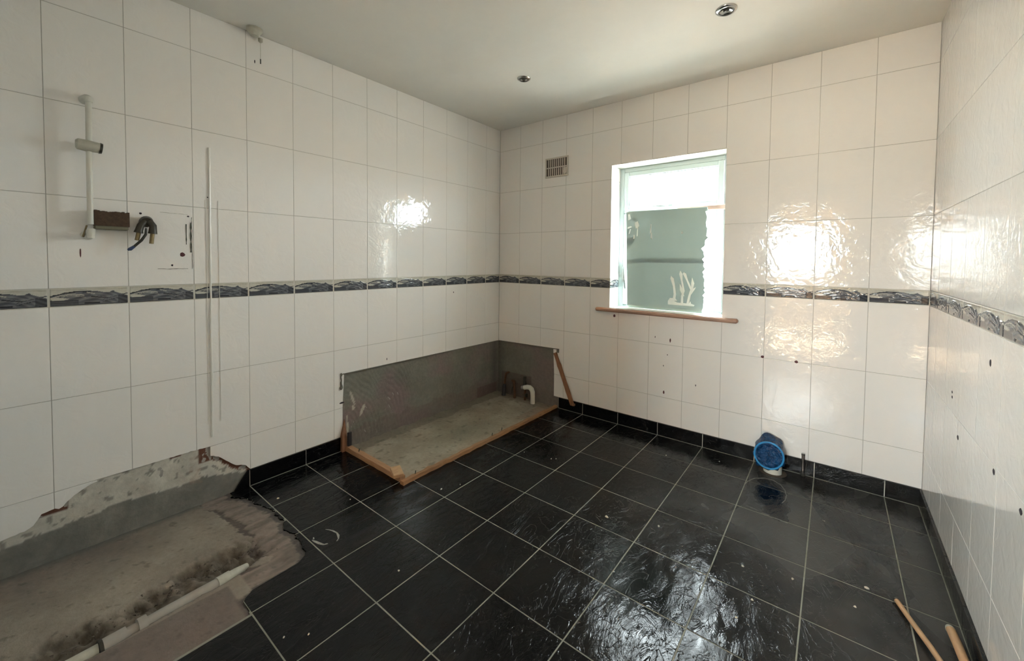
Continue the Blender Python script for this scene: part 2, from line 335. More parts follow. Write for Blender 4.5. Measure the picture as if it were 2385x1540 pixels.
# ------------------------------------------------------------------ border tile artwork: swirling leaf pattern in relief
def bez(pts, u):
    if u <= pts[0][0]: return pts[0][1]
    for (a0, b0), (a1, b1) in zip(pts, pts[1:]):
        if u <= a1:
            k = (u-a0)/(a1-a0); k = k*k*(3-2*k); return b0+(b1-b0)*k
    return pts[-1][1]
TOPC = [(0, .60), (.06, .66), (.2, .79), (.33, .84), (.45, .83), (.55, .82), (.68, .73), (.74, .72), (.78, .79), (.80, .80), (.83, .71), (.92, .60), (1, .63)]
def band_art(u, v):
    cream = (0.56, 0.55, 0.48); beige = (0.40, 0.37, 0.30); slate = (0.095, 0.105, 0.125); darkc = (0.022, 0.024, 0.032); mid = (0.19, 0.20, 0.215)
    def mixc(a_, b_, k): k = max(0, min(1, k)); return tuple(a_[i]+(b_[i]-a_[i])*k for i in range(3))
    c = cream; h = 0.0
    wob = noise.noise(Vector((u*9, v*3, 3.1)))
    d_ = abs(v-(0.915+0.02*wob))
    c = mixc(c, beige, (1-d_/0.045)*(0.55+0.6*noise.noise(Vector((u*7, 1, 2))))*1.3)
    if v < 0.97 and v > 0.95: h = 0.2
    top = bez(TOPC, u)
    if v < top:
        depth = top-v
        flow = sin((v*1.35+u*0.9+0.35*sin(u*6.3+1.2))*19+2.2*sin(u*5))
        c = mixc(slate, mid, 0.5+0.5*flow); h = 0.75+0.25*flow
        c = mixc(c, darkc, 0.45*(0.5+0.5*sin(u*23-v*14)))
        if depth < 0.07 and u < 0.5: c = darkc; h = 0.9
        if u < 0.52:                                   # nested pale crescents
            for off, wd, ua, ub, br in ((0.13, .03, .0, .42, 0.75), (0.20, .018, .13, .36, .5), (0.235, .02, .2, .44, .35)):
                base = bez([(0, .60), (.12, .72), (.25, .80), (.36, .76), (.5, .58)], u)-off
                if ua < u < ub and abs(v-base) < wd: c = mixc(c, cream, br); h = 1.0
        ex = (u-0.10)/0.125; ey = (v-(0.42-0.18*(u-0.1)))/(0.085*(1.0-0.35*ex))
        if ex*ex+ey*ey < 1 and u > 0.0: c = mixc(cream, mid, 0.12); h = 0.35
        if 0.45 < u < 0.55 and abs(v-(0.745-0.9*(u-0.45))) < 0.028: c = mixc(c, cream, .8); h = 1
        if 0.5 < u < 0.8:                              # hanging folds
            g = abs(v-(0.62-0.55*(u-0.5)-0.1*sin((u-.5)*11)))
            if g < 0.035: c = mixc(c, mid, .8); h = 1
            g = abs(v-(0.50-0.6*(u-0.5)))
            if g < 0.03: c = darkc; h = .4
        if u > 0.66:                                   # crossing stroke that rises to the right
            g = abs(v-(0.26+1.15*(u-0.68)-0.55*(u-0.68)**2*2.1))
            if g < 0.05: c = mixc(slate, mid, .4); h = 1
            elif g < 0.075: c = darkc
            if u > 0.86 and v < 0.50: c = mixc(darkc, slate, .35+.3*flow); h = .3
            if u > 0.955 and abs(v-0.54) < 0.05*(u-0.94)/0.06: c = cream; h = .2
        if v < 0.30 and u < 0.34: c = mixc(darkc, slate, .45+.45*sin(v*60)); h = .3
        if v < 0.16 and 0.42 < u < 0.62: c = darkc; h = .2
    if v < 0.05: c = darkc; h = 0.0
    elif v < 0.085 and u < 0.9: c = mixc(slate, mid, .6)
    return c, h
BAND_CACHE = {}
BH = Z1-Z0
def band_piece(Fm, parent, s0, s1, u0=0.0, u1=1.0, g=0.0032):
    a0, a1 = s0+g, s1-g
    if a1-a0 < 0.01: return
    key = (round(a1-a0, 4), round(u0, 3), round(u1, 3))
    if key not in BAND_CACHE:
        nu = max(6, int(96*(u1-u0))); nv = 34; vs = []; cs = []; fs = []; w = a1-a0; hh = BH-0.0022
        for j in range(nv+1):
            for i in range(nu+1):
                u = u0+(u1-u0)*i/nu; v = j/nv; c, h = band_art(min(u, .9999), v)
                ed = min(1, min(i, nu-i, j, nv-j)/1.0)
                vs.append((-w/2+w*i/nu, -hh/2+hh*j/nv, (0.0005+0.0022*h)*ed-0.0012*(1-ed))); cs.append(c)
        for j in range(nv):
            for i in range(nu):
                k = j*(nu+1)+i; fs.append((k, k+1, k+nu+2, k+nu+1))
        n = len(vs); ring = [i for i in range(nu+1)]+[j*(nu+1)+nu for j in range(1, nv+1)]+[nv*(nu+1)+i for i in range(nu-1, -1, -1)]+[j*(nu+1) for j in range(nv-1, 0, -1)]
        for r in ring: vs.append((vs[r][0], vs[r][1], -0.0075)); cs.append((.5, .49, .44))
        for i in range(len(ring)): j = (i+1) % len(ring); fs.append((ring[j], ring[i], n+i, n+j))
        me = D.meshes.new('border_tile'); me.from_pydata(vs, [], fs); me.update(); me.materials.append(M['band'])
        at = me.color_attributes.new('Col', 'FLOAT_COLOR', 'POINT'); fl = []
        for c in cs: fl += [c[0], c[1], c[2], 1]
        at.data.foreach_set('color', fl); me.polygons.foreach_set('use_smooth', [True]*len(me.polygons)); BAND_CACHE[key] = me
    o = D.objects.new('border_tile', BAND_CACHE[key]); COL.objects.link(o); o.parent = parent
    o.matrix_world = Fm @ Matrix.Translation(((a0+a1)/2, (Z0+Z1)/2, 0.0)) @ Matrix.Rotation(random.gauss(0, .002), 4, 'Y')
    return o

ROWS = [(HS, Z0-2*H), (Z0-2*H, Z0-H), (Z0-H, Z0), (Z1, Z1+H), (Z1+H, Z1+2*H), (Z1+2*H, Z1+3*H), (Z1+3*H, ZC)]
G = 0.0012
def tile_wall(Fm, wall, seams, smin, smax, lo=None, holes=None, hidden=None):
    """one object per tile; holes: list of (s0,s1,t0,t1) openings"""
    cols = [smin]+[s for s in sorted(seams) if smin+0.004 < s < smax-0.004]+[smax]
    gv, gf, bv, bf = [], [], [], []
    def grout(poly, band=False):
        V, Fa = (bv, bf) if band else (gv, gf); n = len(V)
        V += [Fm @ Vector((p[0], p[1], -0.0015 if not band else -0.0004)) for p in poly]; Fa.append(tuple(range(n, n+len(poly))))
    def sub(s0, s1, t0, t1):
        rs = [(s0, s1, t0, t1)]
        for h in holes or []:
            nr = []
            for a0, a1, b0, b1 in rs:
                if a1 <= h[0]+.003 or a0 >= h[1]-.003 or b1 <= h[2]+.003 or b0 >= h[3]-.003: nr.append((a0, a1, b0, b1)); continue
                # notch to at most one L-free split: prefer bands above / below, then sides
                if b1 > h[3]+.003: nr.append((a0, a1, h[3], b1))
                if b0 < h[2]-.003: nr.append((a0, a1, b0, h[2]))
                c0, c1 = max(b0, h[2]), min(b1, h[3])
                if a0 < h[0]-.003: nr.append((a0, h[0], c0, c1))
                if a1 > h[1]+.003: nr.append((h[1], a1, c0, c1))
            rs = nr
        return rs
    for c0, c1 in zip(cols, cols[1:]):
        for t0, t1 in ROWS:
            for a0, a1, b0, b1 in sub(c0, c1, t0, t1):
                for p in cut_polys(a0, a1, b0, b1, lo): grout(p)
                # split tiles at an opening edge butt without grout
                gl_ = G if abs(a0-c0) < 1e-4 else 0; gr_ = G if abs(a1-c1) < 1e-4 else 0; gb_ = G if abs(b0-t0) < 1e-4 else 0; gt_ = G if abs(b1-t1) < 1e-4 else 0
                for p in cut_polys(a0+gl_, a1-gr_, b0+gb_, b1-gt_, lo):
                    if (max(q[0] for q in p)-min(q[0] for q in p)) > 0.006: place_tile(Fm, wall, p, 'tile', M['tile'])
        for a0, a1, b0, b1 in sub(c0, c1, Z0, Z1):
            grout([(a0, b0), (a1, b0), (a1, b1), (a0, b1)], True)
            full = P
            if abs(a1-c1) > 1e-4: ua, ub = 0.0, (a1-c0)/full          # opening cuts its right side
            elif c0 == smin and c1-c0 < P*0.98: ua, ub = 1-(a1-a0)/full, 1.0
            elif abs(a0-c0) > 1e-4: ua, ub = 0.0, (a1-a0)/full
            else: ua, ub = 0.0, (a1-a0)/full
            band_piece(Fm, wall, a0, a1, max(0, ua), min(1, ub))
    g = mesh_obj('grout', gv, gf, M['grout'], wall)
    g2 = mesh_obj('border_grout', bv, bf, M['bandgrout'], wall)
    tag(g, 'grey grout between the white tiles', kind='stuff'); tag(g2, 'pale grout around the border tiles', kind='stuff')

# ------------------------------------------------------------------ room shell
def box_obj(name, boxes, mt, **k):
    b_ = MB()
    for q in boxes: b_.box(*q)
    o = b_.obj(name, mt, **k); return o
SUB = mat('adhesive_bed', (0.33, 0.31, 0.28, 1), 0.95, noise_amt=0.2, nscale=30)
T = 0.0078
wall_left = tag(box_obj('wall_left', [(-0.25, -T, YF-0.12, 0.26, -0.15, ZC+0.1)], SUB), 'long white tiled wall with dark patterned border and stripped patches', kind='structure')
WX0, WX1, WZ0, WZ1 = 1.180, 2.012, 0.925, 2.088
wall_back = tag(box_obj('wall_back', [(-T, WX0-T, T, 0.26, -0.15, ZC+0.1), (WX1+T, W+T, T, 0.26, -0.15, ZC+0.1), (WX0-T, WX1+T, T, 0.26, -0.15, 0.905), (WX0-T, WX1+T, T, 0.26, WZ1+T, ZC+0.1)], SUB), 'white tiled wall with the window, vent and border', kind='structure')
wall_right = tag(box_obj('wall_right', [(W+T, W+0.2, YF-0.12, 0.26, -0.15, ZC+0.1)], SUB), 'glossy white tiled wall at the right edge', kind='structure')
DX0, DX1, DZ = 1.91, 2.76, 2.07
wall_front = tag(box_obj('wall_front', [(-T, DX0, YF-0.12, YF-T, -0.15, ZC+0.1), (DX1, W+T, YF-0.12, YF-T, -0.15, ZC+0.1), (DX0, DX1, YF-0.12, YF-T, DZ, ZC+0.1)], SUB), 'white tiled wall around the doorway', kind='structure')
floor = tag(box_obj('floor', [(-0.25, W+0.2, YF-0.12, 0.26, -0.3, -0.06)], M['concrete']), 'black tiled floor with the bath and shower areas stripped to concrete', kind='structure')
ceiling = tag(box_obj('ceiling', [(-0.25, W+0.2, YF-0.12, 0.26, ZC, ZC+0.1)], M['ceil']), 'pale painted ceiling with recessed lights', kind='structure')

# arc of broken tiles above the old shower tray (left wall, s = y)
ARC = [(-3.40, .15), (-3.118, .157), (-3.051, .166), (-3.024, .18), (-3.012, .215), (-2.966, .222), (-2.954, .211), (-2.921, .247), (-2.875, .275), (-2.827, .29), (-2.717, .294), (-2.605, .296), (-2.473, .297), (-2.417, .293), (-2.412, .245), (-2.369, .224), (-2.329, .182), (-2.292, .146), (-2.234, .125), (-2.224, .096), (-2.223, .0)]
def lin(pts, x):
    if x <= pts[0][0]: return pts[0][1]
    for (a0, b0), (a1, b1) in zip(pts, pts[1:]):
        if x <= a1: return b0+(b1-b0)*(x-a0)/(a1-a0+1e-9)
    return pts[-1][1]
def lo_left(s):
    if s < -2.223: return lin(ARC, s)+0.004*noise.noise(Vector((s*70, 0, 0)))
    if s > -1.642: return lin([(-1.642, .525), (0, .511)], s)
    return 0.0
def lo_back(s): return lin([(0, .512), (.652, .526)], s) if s < 0.653 else 0.0
tile_wall(FL, wall_left, [-(0.2039+P*i) for i in range(14)], YF, 0.0, lo_left)
tile_wall(FB, wall_back, [0.2501+P*i for i in range(12)], 0.0, W, lo_back, holes=[(WX0, WX1, WZ0-0.02, WZ1)])
tile_wall(FR, wall_right, [0.2099+P*i for i in range(14)], 0.0, -YF)
tile_wall(FF, wall_front, [W-DX0+0.0+P*i for i in range(-3, 9)], 0.0, W, holes=[(W-DX1, W-DX0, 0.0, DZ)])

# window reveals: tiled sides, plastered head
def reveal(Fm, cols_):
    for (a0, a1) in cols_:
        for t0, t1 in [(0.94, Z0), (Z1, Z1+H), (Z1+H, Z1+2*H), (Z1+2*H, WZ1)]:
            place_tile(Fm, wall_back, [(a0, t0+G), (a1, t0+G), (a1, t1-G), (a0, t1-G)], 'tile', M['tile'])
        band_piece(Fm, wall_back, a0-.002, a1+.002, 0.0, (a1-a0)/P)
    v = [Fm @ Vector(p) for p in ((cols_[0][0], .94, -.0014), (cols_[-1][1], .94, -.0014), (cols_[-1][1], WZ1, -.0014), (cols_[0][0], WZ1, -.0014))]
    mesh_obj('grout', v, [(0, 1, 2, 3)], M['grout'], wall_back)
FJL = frame((WX0, 0, 0), (0, 1, 0), (0, 0, 1), (1, 0, 0)); FJR = frame((WX1, 0, 0), (0, -1, 0), (0, 0, 1), (-1, 0, 0))
reveal(FJL, [(0.0, 0.165)]); reveal(FJR, [(-0.165, 0.0)])
box_obj('reveal_head', [(WX0, WX1, 0.0, 0.17, WZ1, WZ1+T)], M['white'], parent=wall_back)

# ------------------------------------------------------------------ bare plaster patches on the walls
def patch(name, Fm, s0, s1, t0, t1, fn, parent, step=0.012, hi=None):
    ns = int((s1-s0)/step)+1; ntt = int((t1-t0)/step)+1; vs, cs, fs = [], [], []
    for j in range(ntt+1):
        for i in range(ns+1):
            s = s0+(s1-s0)*i/ns; t_ = t0+(t1-t0)*j/ntt; n, c = fn(s, t_); vs.append(Fm @ Vector((s, t_, n))); cs.append(c)
    for j in range(ntt):
        for i in range(ns): k = j*(ns+1)+i; fs.append((k, k+1, k+ns+2, k+ns+1))
    return mesh_obj(name, vs, fs, M['render'], parent, cols=cs, smooth=True)
def N(x, y, z=0.0, s=1.0): return noise.fractal(Vector((x*s, y*s, z)), 0.9, 2.1, 4)
def mixc(a_, b_, k): k = max(0, min(1, k)); return tuple(a_[i]+(b_[i]-a_[i])*k for i in range(3))
BRICK = (0.13, 0.055, 0.035)
def shower_plaster(s, t_):
    n = -0.0065+0.0018*N(s, t_, 1, 14); c = mixc((0.60, 0.575, 0.51), (0.46, 0.44, 0.39), 0.5+0.8*N(s, t_, 2, 9))
    if N(s, t_, 4, 30) > 0.42: c = mixc(c, (.16, .15, .13), .7)
    edge = lin([(-3.4, .10), (-3.12, .117), (-2.88, .138), (-2.76, .152), (-2.57, .134), (-2.43, .138), (-2.30, .105), (-2.22, .085)], s)+0.010*N(s, 0, 5, 16)
    if t_ < edge: c = mixc((0.17, 0.167, 0.148), (0.235, 0.225, 0.20), 0.5+N(s, t_, 6, 8)); n += 0.002
    top = lin(ARC, s)
    if -3.03 < s < -2.93 and t_ > .196: c = BRICK; n -= .001
    if -2.463 < s < -2.40 and t_ > 0.212: c = BRICK; n -= .001
    if s > -2.43 and t_ > top-0.026-0.006*N(s, t_, 7, 50): c = BRICK; n -= .001
    if -2.58 < s < -2.53 and t_ > top-0.010: c = BRICK
    if -2.50 < s < -2.44 and 0.11 < t_ < 0.26: c = mixc(c, (.30, .19, .13), .5*max(0, N(s, t_, 8, 40)+.4))
    return n, c
patch('bare_plaster', FL, YF, -2.20, -0.012, 0.315, shower_plaster, wall_left, 0.008)
def bath_col(s, t_, k):
    c = mixc((0.215, 0.21, 0.175), (0.16, 0.152, 0.125), 0.5+0.7*N(s, t_, k, 4))
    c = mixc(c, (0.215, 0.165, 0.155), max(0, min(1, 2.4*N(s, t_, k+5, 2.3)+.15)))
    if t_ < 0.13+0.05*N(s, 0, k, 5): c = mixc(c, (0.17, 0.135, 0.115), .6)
    return c
def bath_left(s, t_):
    # trowel-comb arcs left in the adhesive
    dx, dz = s+2.05, t_+0.10+.25*N(s, 0, 2, 1.5); rr = hypot(dx, dz); comb = sin(rr*230+5*N(s, t_, 9, 3)); msk = max(0, min(1, (-0.25-s)/1.0))*max(0, min(1, .6+1.5*N(s, t_, 11, 2.2)))
    n = -0.0062+0.0010*N(s, t_, 3, 20)+0.0016*comb*msk; c = bath_col(s, t_, 0); c = mixc(c, tuple(q*0.45 for q in c), 0.5*msk*max(0, -comb-.35))
    for (a_, b_, ra, rb, tl) in ((-1.50, .235, .014, .042, .5), (-1.575, .34, .010, .05, -.3), (-1.57, .27, .013, .02, 0), (-1.615, .15, .008, .07, 0)):
        q = ((s-a_-tl*(t_-b_))/ra)**2+((t_-b_)/rb)**2
        if q < 1+.5*N(s, t_, 2, 60): c = (.44, .41, .34)
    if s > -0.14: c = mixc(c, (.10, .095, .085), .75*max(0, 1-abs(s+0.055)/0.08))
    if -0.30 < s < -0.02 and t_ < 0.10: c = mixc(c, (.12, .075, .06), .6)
    return n, c
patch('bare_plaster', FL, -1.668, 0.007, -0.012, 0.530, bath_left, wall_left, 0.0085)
def bath_back(s, t_):
    n = -0.0062+0.0010*N(s, t_, 3, 20); c = bath_col(s+5, t_, 20); c = mixc(c, (.155, .15, .125), .35)
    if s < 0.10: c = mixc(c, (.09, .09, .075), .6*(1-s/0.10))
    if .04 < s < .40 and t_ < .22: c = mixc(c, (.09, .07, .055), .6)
    return n, c
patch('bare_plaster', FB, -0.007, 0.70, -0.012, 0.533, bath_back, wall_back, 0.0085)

# ------------------------------------------------------------------ skirting: a setting piece per wall, one tile each
FS = [0.9531-0.3184*k for k in range(-7, 4)]
def skirting(name, Fm, s0, s1, seams, label, cutdiag=False):
    b_ = MB(); b_.box(s0, s1, 0.001, HS-0.004, -0.006, 0.0058, M=Fm); base = b_.obj(name, M['bandgrout']); tag(base, label, kind='structure')
    c_ = MB(); c_.box(s0+(.08 if cutdiag else 0), s1, 0.0002, 0.0026, 0.0101, 0.0128, M=Fm); c_.obj('grout_line', M['fgrout'], base)
    cols = [s0]+[s for s in sorted(seams) if s0+.01 < s < s1-.01]+[s1]
    for a0, a1 in zip(cols, cols[1:]):
        p = [(a0+.0022, 0.0015), (a1-.0022, 0.0015), (a1-.0022, HS), (a0+.0022, HS)]
        if cutdiag and a0 == s0: p = [(a0, 0.0015), (a1-.0022, 0.0015), (a1-.0022, HS), (a1-.010, HS)]
        place_tile(Fm, base, p, 'tile', M['skirt'], n0=0.0, n1=0.0100, ch=0.001, jit=.001)
    return base
skirting('baseboard_left', FL, -2.30, -1.665, [-2.223, -1.904], 'black skirting tiles between the shower and bath areas', True)
for o_ in list(D.objects):
    if o_.name == 'baseboard_left':
        for v in o_.data.vertices:
            if v.co.y < -2.25: v.co.y = -2.224
skirting('baseboard_back', FB, 0.712, W-0.002, FS, 'black skirting tiles under the window')
skirting('baseboard_right', FR, 0.010, 3.29, [0.3318+0.3184*k for k in range(10)], 'black skirting tiles along the glossy right wall')

skirting('baseboard_front', FF, W-DX0+.002, W-.96, [W-1.5899, W-1.2715], 'black skirting tiles beside the doorway')

# ------------------------------------------------------------------ floor tiles
def G_SH(x):  # shower area: floor tiles lie only where y > G_SH(x)
    if x < 0.842: return lin([(0, -2.318), (.057, -2.322), (.12, -2.285), (.224, -2.262), (.35, -2.235), (.49, -2.238), (.54, -2.262), (.62, -2.245), (.70, -2.252), (.79, -2.268), (.828, -2.30), (.842, -2.35)], x)+0.022*noise.noise(Vector((x*26, 3, 0)))+0.012*noise.noise(Vector((x*75, 8, 0)))
    if x < 0.957: return lin([(.842, -2.50), (.87, -2.540), (.957, -2.546)], x)
    return -9
def H_BA(x): return -1.648 if x < 0.684 else 9
gx = [0.0]+[0.3163, 0.6347, 0.9531, 1.2715, 1.5899, 1.9083, 2.2267, 2.5451, 2.8635, W]
gy = [YF, -3.1776, -2.8592, -2.5408, -2.2226, -1.9042, -1.5858, -1.2674, -0.9490, -0.6306, -0.3122, 0.0]
FGV, FGF = [], []
for x0, x1 in zip(gx, gx[1:]):
    for y0, y1 in zip(gy, gy[1:]):
        segs = [(x0, x1)]
        for br in (0.684, 0.8421, 0.957):
            segs = [q for a0, a1 in segs for q in ([(a0, br), (br, a1)] if a0 < br < a1 else [(a0, a1)])]
        # grout bed
        for a0, a1 in segs:
            for p in cut_polys(a0+1e-5, a1-1e-5, y0, y1, G_SH, H_BA):
                n = len(FGV); FGV += [(q[0], q[1], -0.0012) for q in p]; FGF.append(tuple(range(n, n+len(p))))
        g = 0.0024
        if x1 <= 0.70 or True:
            lo = G_SH if (x0 < 0.957 and y0 < -2.2) else None; hi = H_BA if (x0 < 0.684 and y1 > -1.65) else None
            if hi and x1 > 0.684 and y1 > -1.5:        # strip right of the bath edge
                polys = [[(0.684, y0+g), (x1-g, y0+g), (x1-g, y1-g), (0.684, y1-g)]]
            elif hi and x1 > 0.684:                    # L-shaped tile at the bath corner
                polys = [[(x0+g, y0+g), (x1-g, y0+g), (x1-g, y1-g), (0.684, y1-g), (0.684, -1.648), (x0+g, -1.648)]]
            elif lo and x1 > 0.9 and x0 < 0.9:         # the column at the step of the broken edge
                polys = []
                for a0, a1 in ((x0+g, .8421), (.8421, x1-g)): polys += cut_polys(a0+1e-5, a1-1e-5, y0+g, y1-g, lo, None)
            else: polys = cut_polys(x0+g, x1-g, y0+g, y1-g, lo, hi)
            for p in polys: place_tile(FG, floor, p, 'tile', M['ftile'], n0=-0.009, n1=0.0, ch=0.001, jit=.0015)
fg = mesh_obj('floor_grout', FGV, FGF, M['fgrout'], floor); tag(fg, 'pale grey grout between the black floor tiles', kind='stuff')

# bare concrete of the bath area
vs, cs, fs = [], [], []; nx, ny = 70, 168
for j in range(ny+1):
    for i in range(nx+1):
        x = -0.006+0.700*i/nx; y = -1.662+1.668*j/ny
        z = -0.004+0.0022*N(x, y, 0, 7)+0.0008*N(x, y, 4, 40)
        z += 0.010*exp(-x/0.03)*(0.6+N(x, y, 2, 9))
        c = mixc((0.385, 0.335, 0.255), (0.28, 0.24, 0.18), 0.5+0.9*N(x, y, 1, 5))
        q = exp(-(((x-0.42)/0.16)**2+((y+0.95)/0.30)**2)); c = mixc(c, (0.20, 0.18, 0.125), q*.8)
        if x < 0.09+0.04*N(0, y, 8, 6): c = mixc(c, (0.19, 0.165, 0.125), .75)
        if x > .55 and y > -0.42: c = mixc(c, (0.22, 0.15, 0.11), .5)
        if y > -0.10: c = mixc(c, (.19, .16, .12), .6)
        if N(x, y, 14, 22) > 0.5: c = mixc(c, (.14, .125, .09), .6)
        vs.append((x, y, min(z, 0.012))); cs.append(c)
for j in range(ny):
    for i in range(nx): k = j*(nx+1)+i; fs.append((k, k+1, k+nx+2, k+nx+1))
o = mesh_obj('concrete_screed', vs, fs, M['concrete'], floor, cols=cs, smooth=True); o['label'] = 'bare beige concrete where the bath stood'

# bare concrete of the shower area, with the trench of the waste pipe
PIPE = [(0.645, -2.425), (0.672, -2.52), (0.683, -2.60), (0.684, -2.70), (0.694, -2.82), (0.700, -2.92), (0.706, -3.02), (0.71, -3.2)]
def pdist(x, y):
    best = (9, 0)
    for (ax, ay), (bx_, by_) in zip(PIPE, PIPE[1:]):
        dx, dy = bx_-ax, by_-ay; k = max(0, min(1, ((x-ax)*dx+(y-ay)*dy)/(dx*dx+dy*dy))); px, py = ax+k*dx, ay+k*dy
        dd = hypot(x-px, y-py); sd = (x-px)
        if dd < best[0]: best = (dd, sd)
    return best
vs, cs, fs = [], [], []; nx, ny = 130, 142
for j in range(ny+1):
    for i in range(nx+1):
        x = -0.006+0.970*i/nx; y = YF+(1.07)*j/ny
        fine = N(x, y, 4, 45); z = -0.005+0.002*N(x, y, 0, 6)+0.0006*fine
        c = mixc((0.34, 0.29, 0.235), (0.24, 0.20, 0.16), 0.5+0.8*N(x, y, 1, 4))
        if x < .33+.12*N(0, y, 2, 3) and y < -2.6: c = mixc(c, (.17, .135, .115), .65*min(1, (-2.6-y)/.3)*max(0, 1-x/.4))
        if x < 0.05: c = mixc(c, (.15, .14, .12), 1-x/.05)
        dd, sd = pdist(x, y)
        wl = 0.10+0.05*N(x, y, 3, 9)                         # rubbled trench, wider on the wall side
        if sd < 0: q = max(0, 1-dd/wl)
        else: q = max(0, 1-dd/0.034)
        for cx_, cy_, cr_ in ((.575, -2.50, .115), (.54, -2.60, .08), (.60, -2.76, .07), (.62, -2.97, .10)):
            q = max(q, 1.15-hypot(x-cx_, (y-cy_)*.8)/(cr_*(1+.5*N(x, y, 33, 22))) if sd < 0.01 else 0)
        q = min(1, max(0, q)); q = q*q*(3-2*q)
        if q > 0:
            z -= 0.042*q*(0.9+1.0*N(x, y, 5, 20)); c = mixc(c, (0.125, 0.098, 0.070), min(1, q*2.4)*(0.85+.5*fine))
            z += 0.008*N(x, y, 6, 60)*q
        # crumbled adhesive fringe next to the broken tiles
        gd = (G_SH(x)-y) if x < .957 else 9
        gd = min(gd, (0.85-x)/1.0 if y > -2.50 else 9)
        if gd < 0.16+0.05*N(x, y, 9, 5) and y > -2.56:
            k_ = 1-max(0, gd)/0.2; c = mixc(c, mixc((0.16, 0.125, 0.105), (0.27, 0.215, 0.18), .5+1.4*N(x*3, y*.8, 3, 9)), .85)
            z += 0.003*N(x*2.5, y*.8, 12, 12)+0.0015*fine
            if abs(gd-0.15) < 0.016: z -= 0.003; c = mixc(c, (.07, .055, .045), .7)
            if gd < 0.025: c = mixc(c, (.055, .052, .05), .7)
        if x > .74 and y < -2.55: c = mixc(c, (0.16, 0.12, 0.105), .7)
        if N(x, y, 21, 28) > .55: c = mixc(c, (.12, .10, .08), .5)
        if y > G_SH(min(x, .956)) or (x > 0.843 and y > -2.54): z = min(z, -0.0085)
        vs.append((x, y, min(z, -0.0012))); cs.append(c)
for j in range(ny):
    for i in range(nx): k = j*(nx+1)+i; fs.append((k, k+1, k+nx+2, k+nx+1))
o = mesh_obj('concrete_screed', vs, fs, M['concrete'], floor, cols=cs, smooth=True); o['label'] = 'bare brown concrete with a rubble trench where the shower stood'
# old sealant outline of the removed pan and a ring of residue
def residue(pts, w, label=None):
    vs, fs = [], []
    for i, (x, y) in enumerate(pts):
        a_ = Vector(pts[max(i-1, 0)]); b_ = Vector(pts[min(i+1, len(pts)-1)]); d_ = (b_-a_).normalized(); nn = Vector((-d_.y, d_.x)); ww = w*(0.6+0.8*random.random())*(0.35 if i in (0, len(pts)-1) else 1)
        vs += [(x+nn.x*ww, y+nn.y*ww, 0.0002), (x-nn.x*ww, y-nn.y*ww, 0.0002), (x+nn.x*ww*.4, y+nn.y*ww*.4, 0.0012), (x-nn.x*ww*.4, y-nn.y*ww*.4, 0.0012)]
    for i in range(len(pts)-1):
        a_ = i*4; b_ = a_+4
        fs += [(a_+2, a_+3, b_+3, b_+2), (a_, a_+2, b_+2, b_), (a_+3, a_+1, b_+1, b_+3)]
    return mesh_obj('sealant_residue', vs, fs, RES, floor)
RES = mat('dusty_sealant_residue', (0.17, 0.165, 0.155, 1), 0.8, noise_amt=0.4, nscale=60)
residue([(2.225, -.40), (2.235, -.32), (2.262, -.25), (2.31, -.21), (2.355, -.205), (2.395, -.235), (2.42, -.29), (2.432, -.35), (2.43, -.41), (2.418, -.455)], .0035)
residue([(2.268, -.600), (2.30, -.607), (2.33, -.612)], .004); residue([(2.345, -.622), (2.38, -.622)], .005); residue([(2.405, -.630), (2.43, -.634), (2.46, -.640)], .005)
RES2 = RES; RES = mat('white_sealant_residue', (0.34, 0.33, 0.30, 1), 0.8, noise_amt=0.4, nscale=60)
residue([(.712, -2.136), (.73, -2.125), (.752, -2.118), (.778, -2.114), (.80, -2.119), (.822, -2.130), (.832, -2.145)], .004); residue([(.738, -2.213), (.76, -2.208), (.785, -2.202), (.808, -2.193), (.816, -2.178)], .005)
residue([(.724, -2.200), (.738, -2.206)], .007)

# ------------------------------------------------------------------ small marks that belong to the walls
def disc(Fm, s, t_, ws, ht, name, mt, parent, n=8, depth=.0012, label=None):
    vs = [(ws*cos(2*pi*k/n)*(.85+.3*random.random()), ht*sin(2*pi*k/n)*(.85+.3*random.random()), 0) for k in range(n)]
    vs += [(x*.7, y*.7, depth) for x, y, z in vs]; fs = [(i, (i+1) % n, n+(i+1) % n, n+i) for i in range(n)]+[tuple(range(n, 2*n))]
    o = mesh_obj(name, vs, fs, mt, parent); o.matrix_world = Fm @ Matrix.Translation((s, t_, 0.0003))
    if label: o['label'] = label
    return o
for s, t_, a_, b_ in ((1.668, .731, .005, .016), (1.622, .534, .003, .006), (1.629, .333, .006, .014), (1.556, .743, .003, .007), (1.852, .43, .003, .008), (2.256, .701, .010, .009), (2.438, .697, .010, .009), (1.224, .873, .010, .012), (1.65, .62, .003, .005)):
    disc(FB, s, t_, a_, b_, 'wall_plug', M['redplug'] if a_ > .0045 else M['hole'], wall_back)
for s, t_, a_, b_ in ((1.101, .999, .009, .012), (.596, .777, .010, .006), (.601, .757, .010, .006), (.726, .625, .014, .010), (1.188, .675, .011, .010), (1.424, .664, .012, .010)):
    disc(FR, s, t_, a_, b_, 'wall_plug', M['hole'], wall_right)
for s, t_, a_, b_, mm in ((-2.672, 1.523, .0055, .005, 'hole'), (-2.488, 1.525, .005, .004, 'hole'), (-2.514, 1.328, .011, .011, 'redplug'), (-2.556, 1.274, .005, .005, 'hole'), (-2.874, 1.330, .0028, .020, 'redplug'), (-2.404, 1.633, .003, .003, 'hole'), (-1.30, .565, .003, .010, 'hole'), (-0.62, 1.03, .005, .007, 'hole'), (-2.172, 2.43, .003, .010, 'hole'), (-1.657, .33, .02, .006, 'hole')):
    disc(FL, s, t_, a_, b_, 'wall_plug', M[mm], wall_left)
